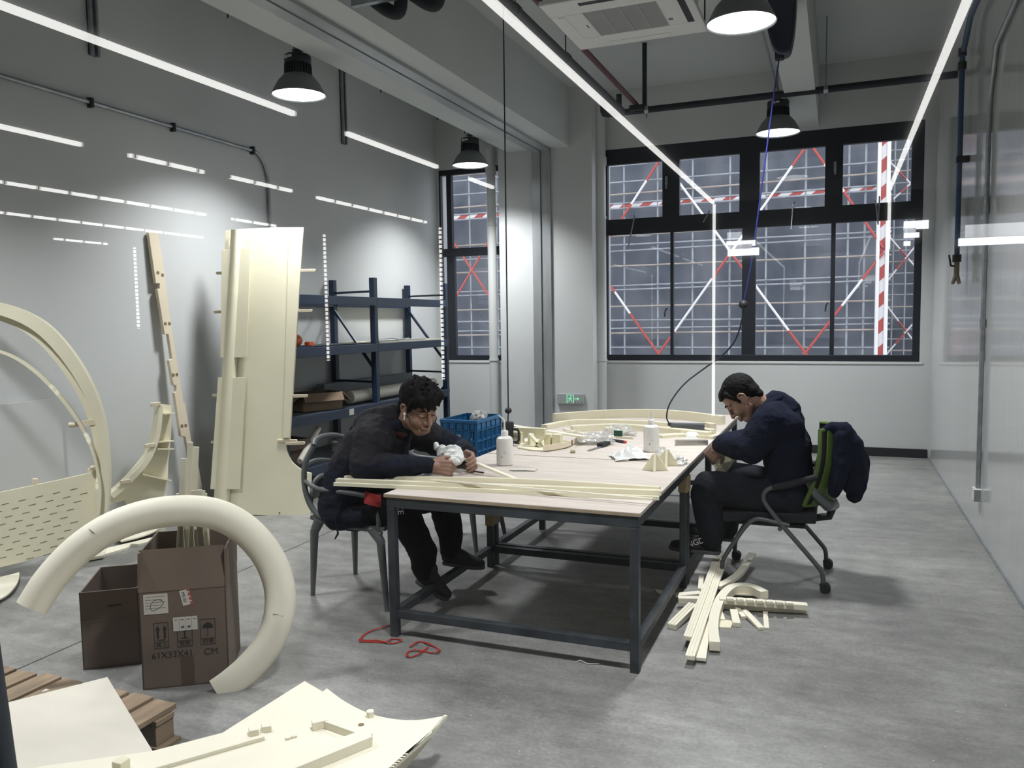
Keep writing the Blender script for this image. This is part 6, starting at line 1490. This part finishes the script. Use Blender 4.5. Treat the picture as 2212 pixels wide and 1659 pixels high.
for y in (5.09, 5.31): limb(fm_, [(-0.265, y, 0.54), (-0.268, y, 0.68), (-0.295, y, 0.84), (-0.34, y, 0.95)], [0.125, 0.122, 0.128, 0.11])
limb(fm_, [shL+Vector((0.0, 0.02, 0.01)), (-0.335, 5.2, 1.01), shR+Vector((0, -0.02, 0.01))], [0.098, 0.115, 0.098])
limb(fm_, [shL, elL+Vector((0.01, 0.01, 0.02)), wrL+Vector((0.03, -0.01, 0.012)), wrL], [0.100, 0.086, 0.064, 0.048])
limb(fm_, [(-0.30, 5.06, 0.95), (-0.30, 5.34, 0.95)], [0.115, 0.115]); limb(fm_, [(-0.26, 5.08, 0.82), (-0.26, 5.32, 0.82)], [0.115, 0.115]); limb(fm_, [(-0.345, 5.08, 1.02), (-0.345, 5.32, 1.02)], [0.085, 0.085])
limb(fm_, [shR, elR+Vector((0.01, -0.01, 0.02)), wrR], [0.100, 0.085, 0.05])
limb(fm_, [(-0.30, 5.2, 1.03), (-0.345, 5.2, 1.075)], [0.10, 0.085])
_fc, _fd = folds(0.008, 8.5, 12.0), folds(0.004, 18, 3.0, (0.7, 1, 1.1))
fl = fuse('fleece', fm_, 0.008, 'fleece', p2_, 18, disp=lambda p, n_: _fc(p, n_)+_fd(p, n_))
cm_ = MB()
ring = []
for k in range(17):
    a = 2*PI*k/16; d = Vector((math.cos(a)*0.078, math.sin(a)*0.082, 0)); d.z = 0.045*math.cos(a)
    ring.append(Vector((-0.385, 5.19, 1.085))+d)
limb(cm_, ring, [0.022]*17, 10)
fuse('collar', cm_, 0.006, 'fleece', p2_, 3)
tm = MB()
for y, k_, a in ((5.085, kL, aL), (5.315, kR, aR)):
    limb(tm, [(-0.27, y, 0.525), k_+Vector((0.02, 0, 0.0)), k_+Vector((0.0, 0, -0.06)), a+Vector((0, 0, 0.10)), a+Vector((0.0, 0, 0.01))], [0.120, 0.098, 0.092, 0.084, 0.072])
limb(tm, [(-0.26, 5.08, 0.53), (-0.26, 5.32, 0.53)], [0.12, 0.12])
tr2 = fuse('jeans', tm, 0.008, 'jeans', p2_, 6, disp=folds(0.007, 9, 15.0))
sh2 = shoe(p2_, (-0.655, 5.03, 0.150), (-0.985, 5.06, 0.146), (0, 0, 1))
shoe(p2_, (-0.615, 5.38, 0.146), (-0.93, 5.40, 0.146), (0, 0, 1))
q = onY(1503, 1172, 4.975)
textmesh('NGD', 0.05, Matrix.Translation((q.x, 4.972, q.z)) @ ro @ Matrix.Rotation(math.radians(22), 4, 'Z'), 'lettering', sh2)
# bag of cream parts in his lap
P_ = lambda a, b_, y: onY(a, b_, y)
t = thing('film_bag', 'yellowish clear film bag with cream pieces held in the seated man\'s lap', 'bag', tuple(P_(1565, 1005, 5.1)))
fb_ = [P_(a, b_, 5.08) for a, b_ in ((1560, 974), (1590, 988), (1576, 1012), (1556, 1032), (1546, 1016), (1541, 1005), (1548, 990))]
obj('film', MB().prism(fb_, (0, 0.05, 0)), clear('yellow_film', 0.12, (0.96, 0.95, 0.82), 0.15, 0.35, (0.75, 0.72, 0.5)), t)
for a, b_, c_, d in ((1556, 985, 1548, 1008), (1563, 985, 1557, 1010), (1550, 1018, 1560, 1026)):
    obj('piece', MB().beam(P_(a, b_, 5.10), P_(c_, d, 5.10), 0.02, 0.012), 'resin', t)
# ---- jacket hung over the back of the office chair -------------------------
jm = MB()
def W(a, b_, y): return OY(a, b_, y)
for y in (5.04, 5.14, 5.24, 5.34):
    limb(jm, [W(1778, 934, y), W(1798, 924, y), W(1822, 928, y), W(1840, 962, y), W(1848, 1010, y), W(1842, 1050, y)], [0.016, 0.026, 0.040, 0.055, 0.060, 0.050])
for y in (5.12, 5.22):
    limb(jm, [W(1812, 945, y), W(1816, 985, y), W(1812, 1025, y)], [0.032, 0.040, 0.035])
limb(jm, [W(1818, 945, 5.02), W(1818, 1000, 4.99), W(1808, 1042, 4.99), W(1800, 1062, 4.99)], [0.042, 0.050, 0.042, 0.030])
limb(jm, [W(1830, 945, 5.10), W(1853, 1000, 5.08), W(1852, 1045, 5.06), W(1846, 1070, 5.06)], [0.055, 0.06, 0.05, 0.042])
o = fuse('draped_jacket', jm, 0.008, 'fleece', None, 4, disp=folds(0.012, 8, 21.0, (1.4, 1.4, 0.6))); tag(o, 'dark navy jacket draped over the back of the office chair', 'jacket')
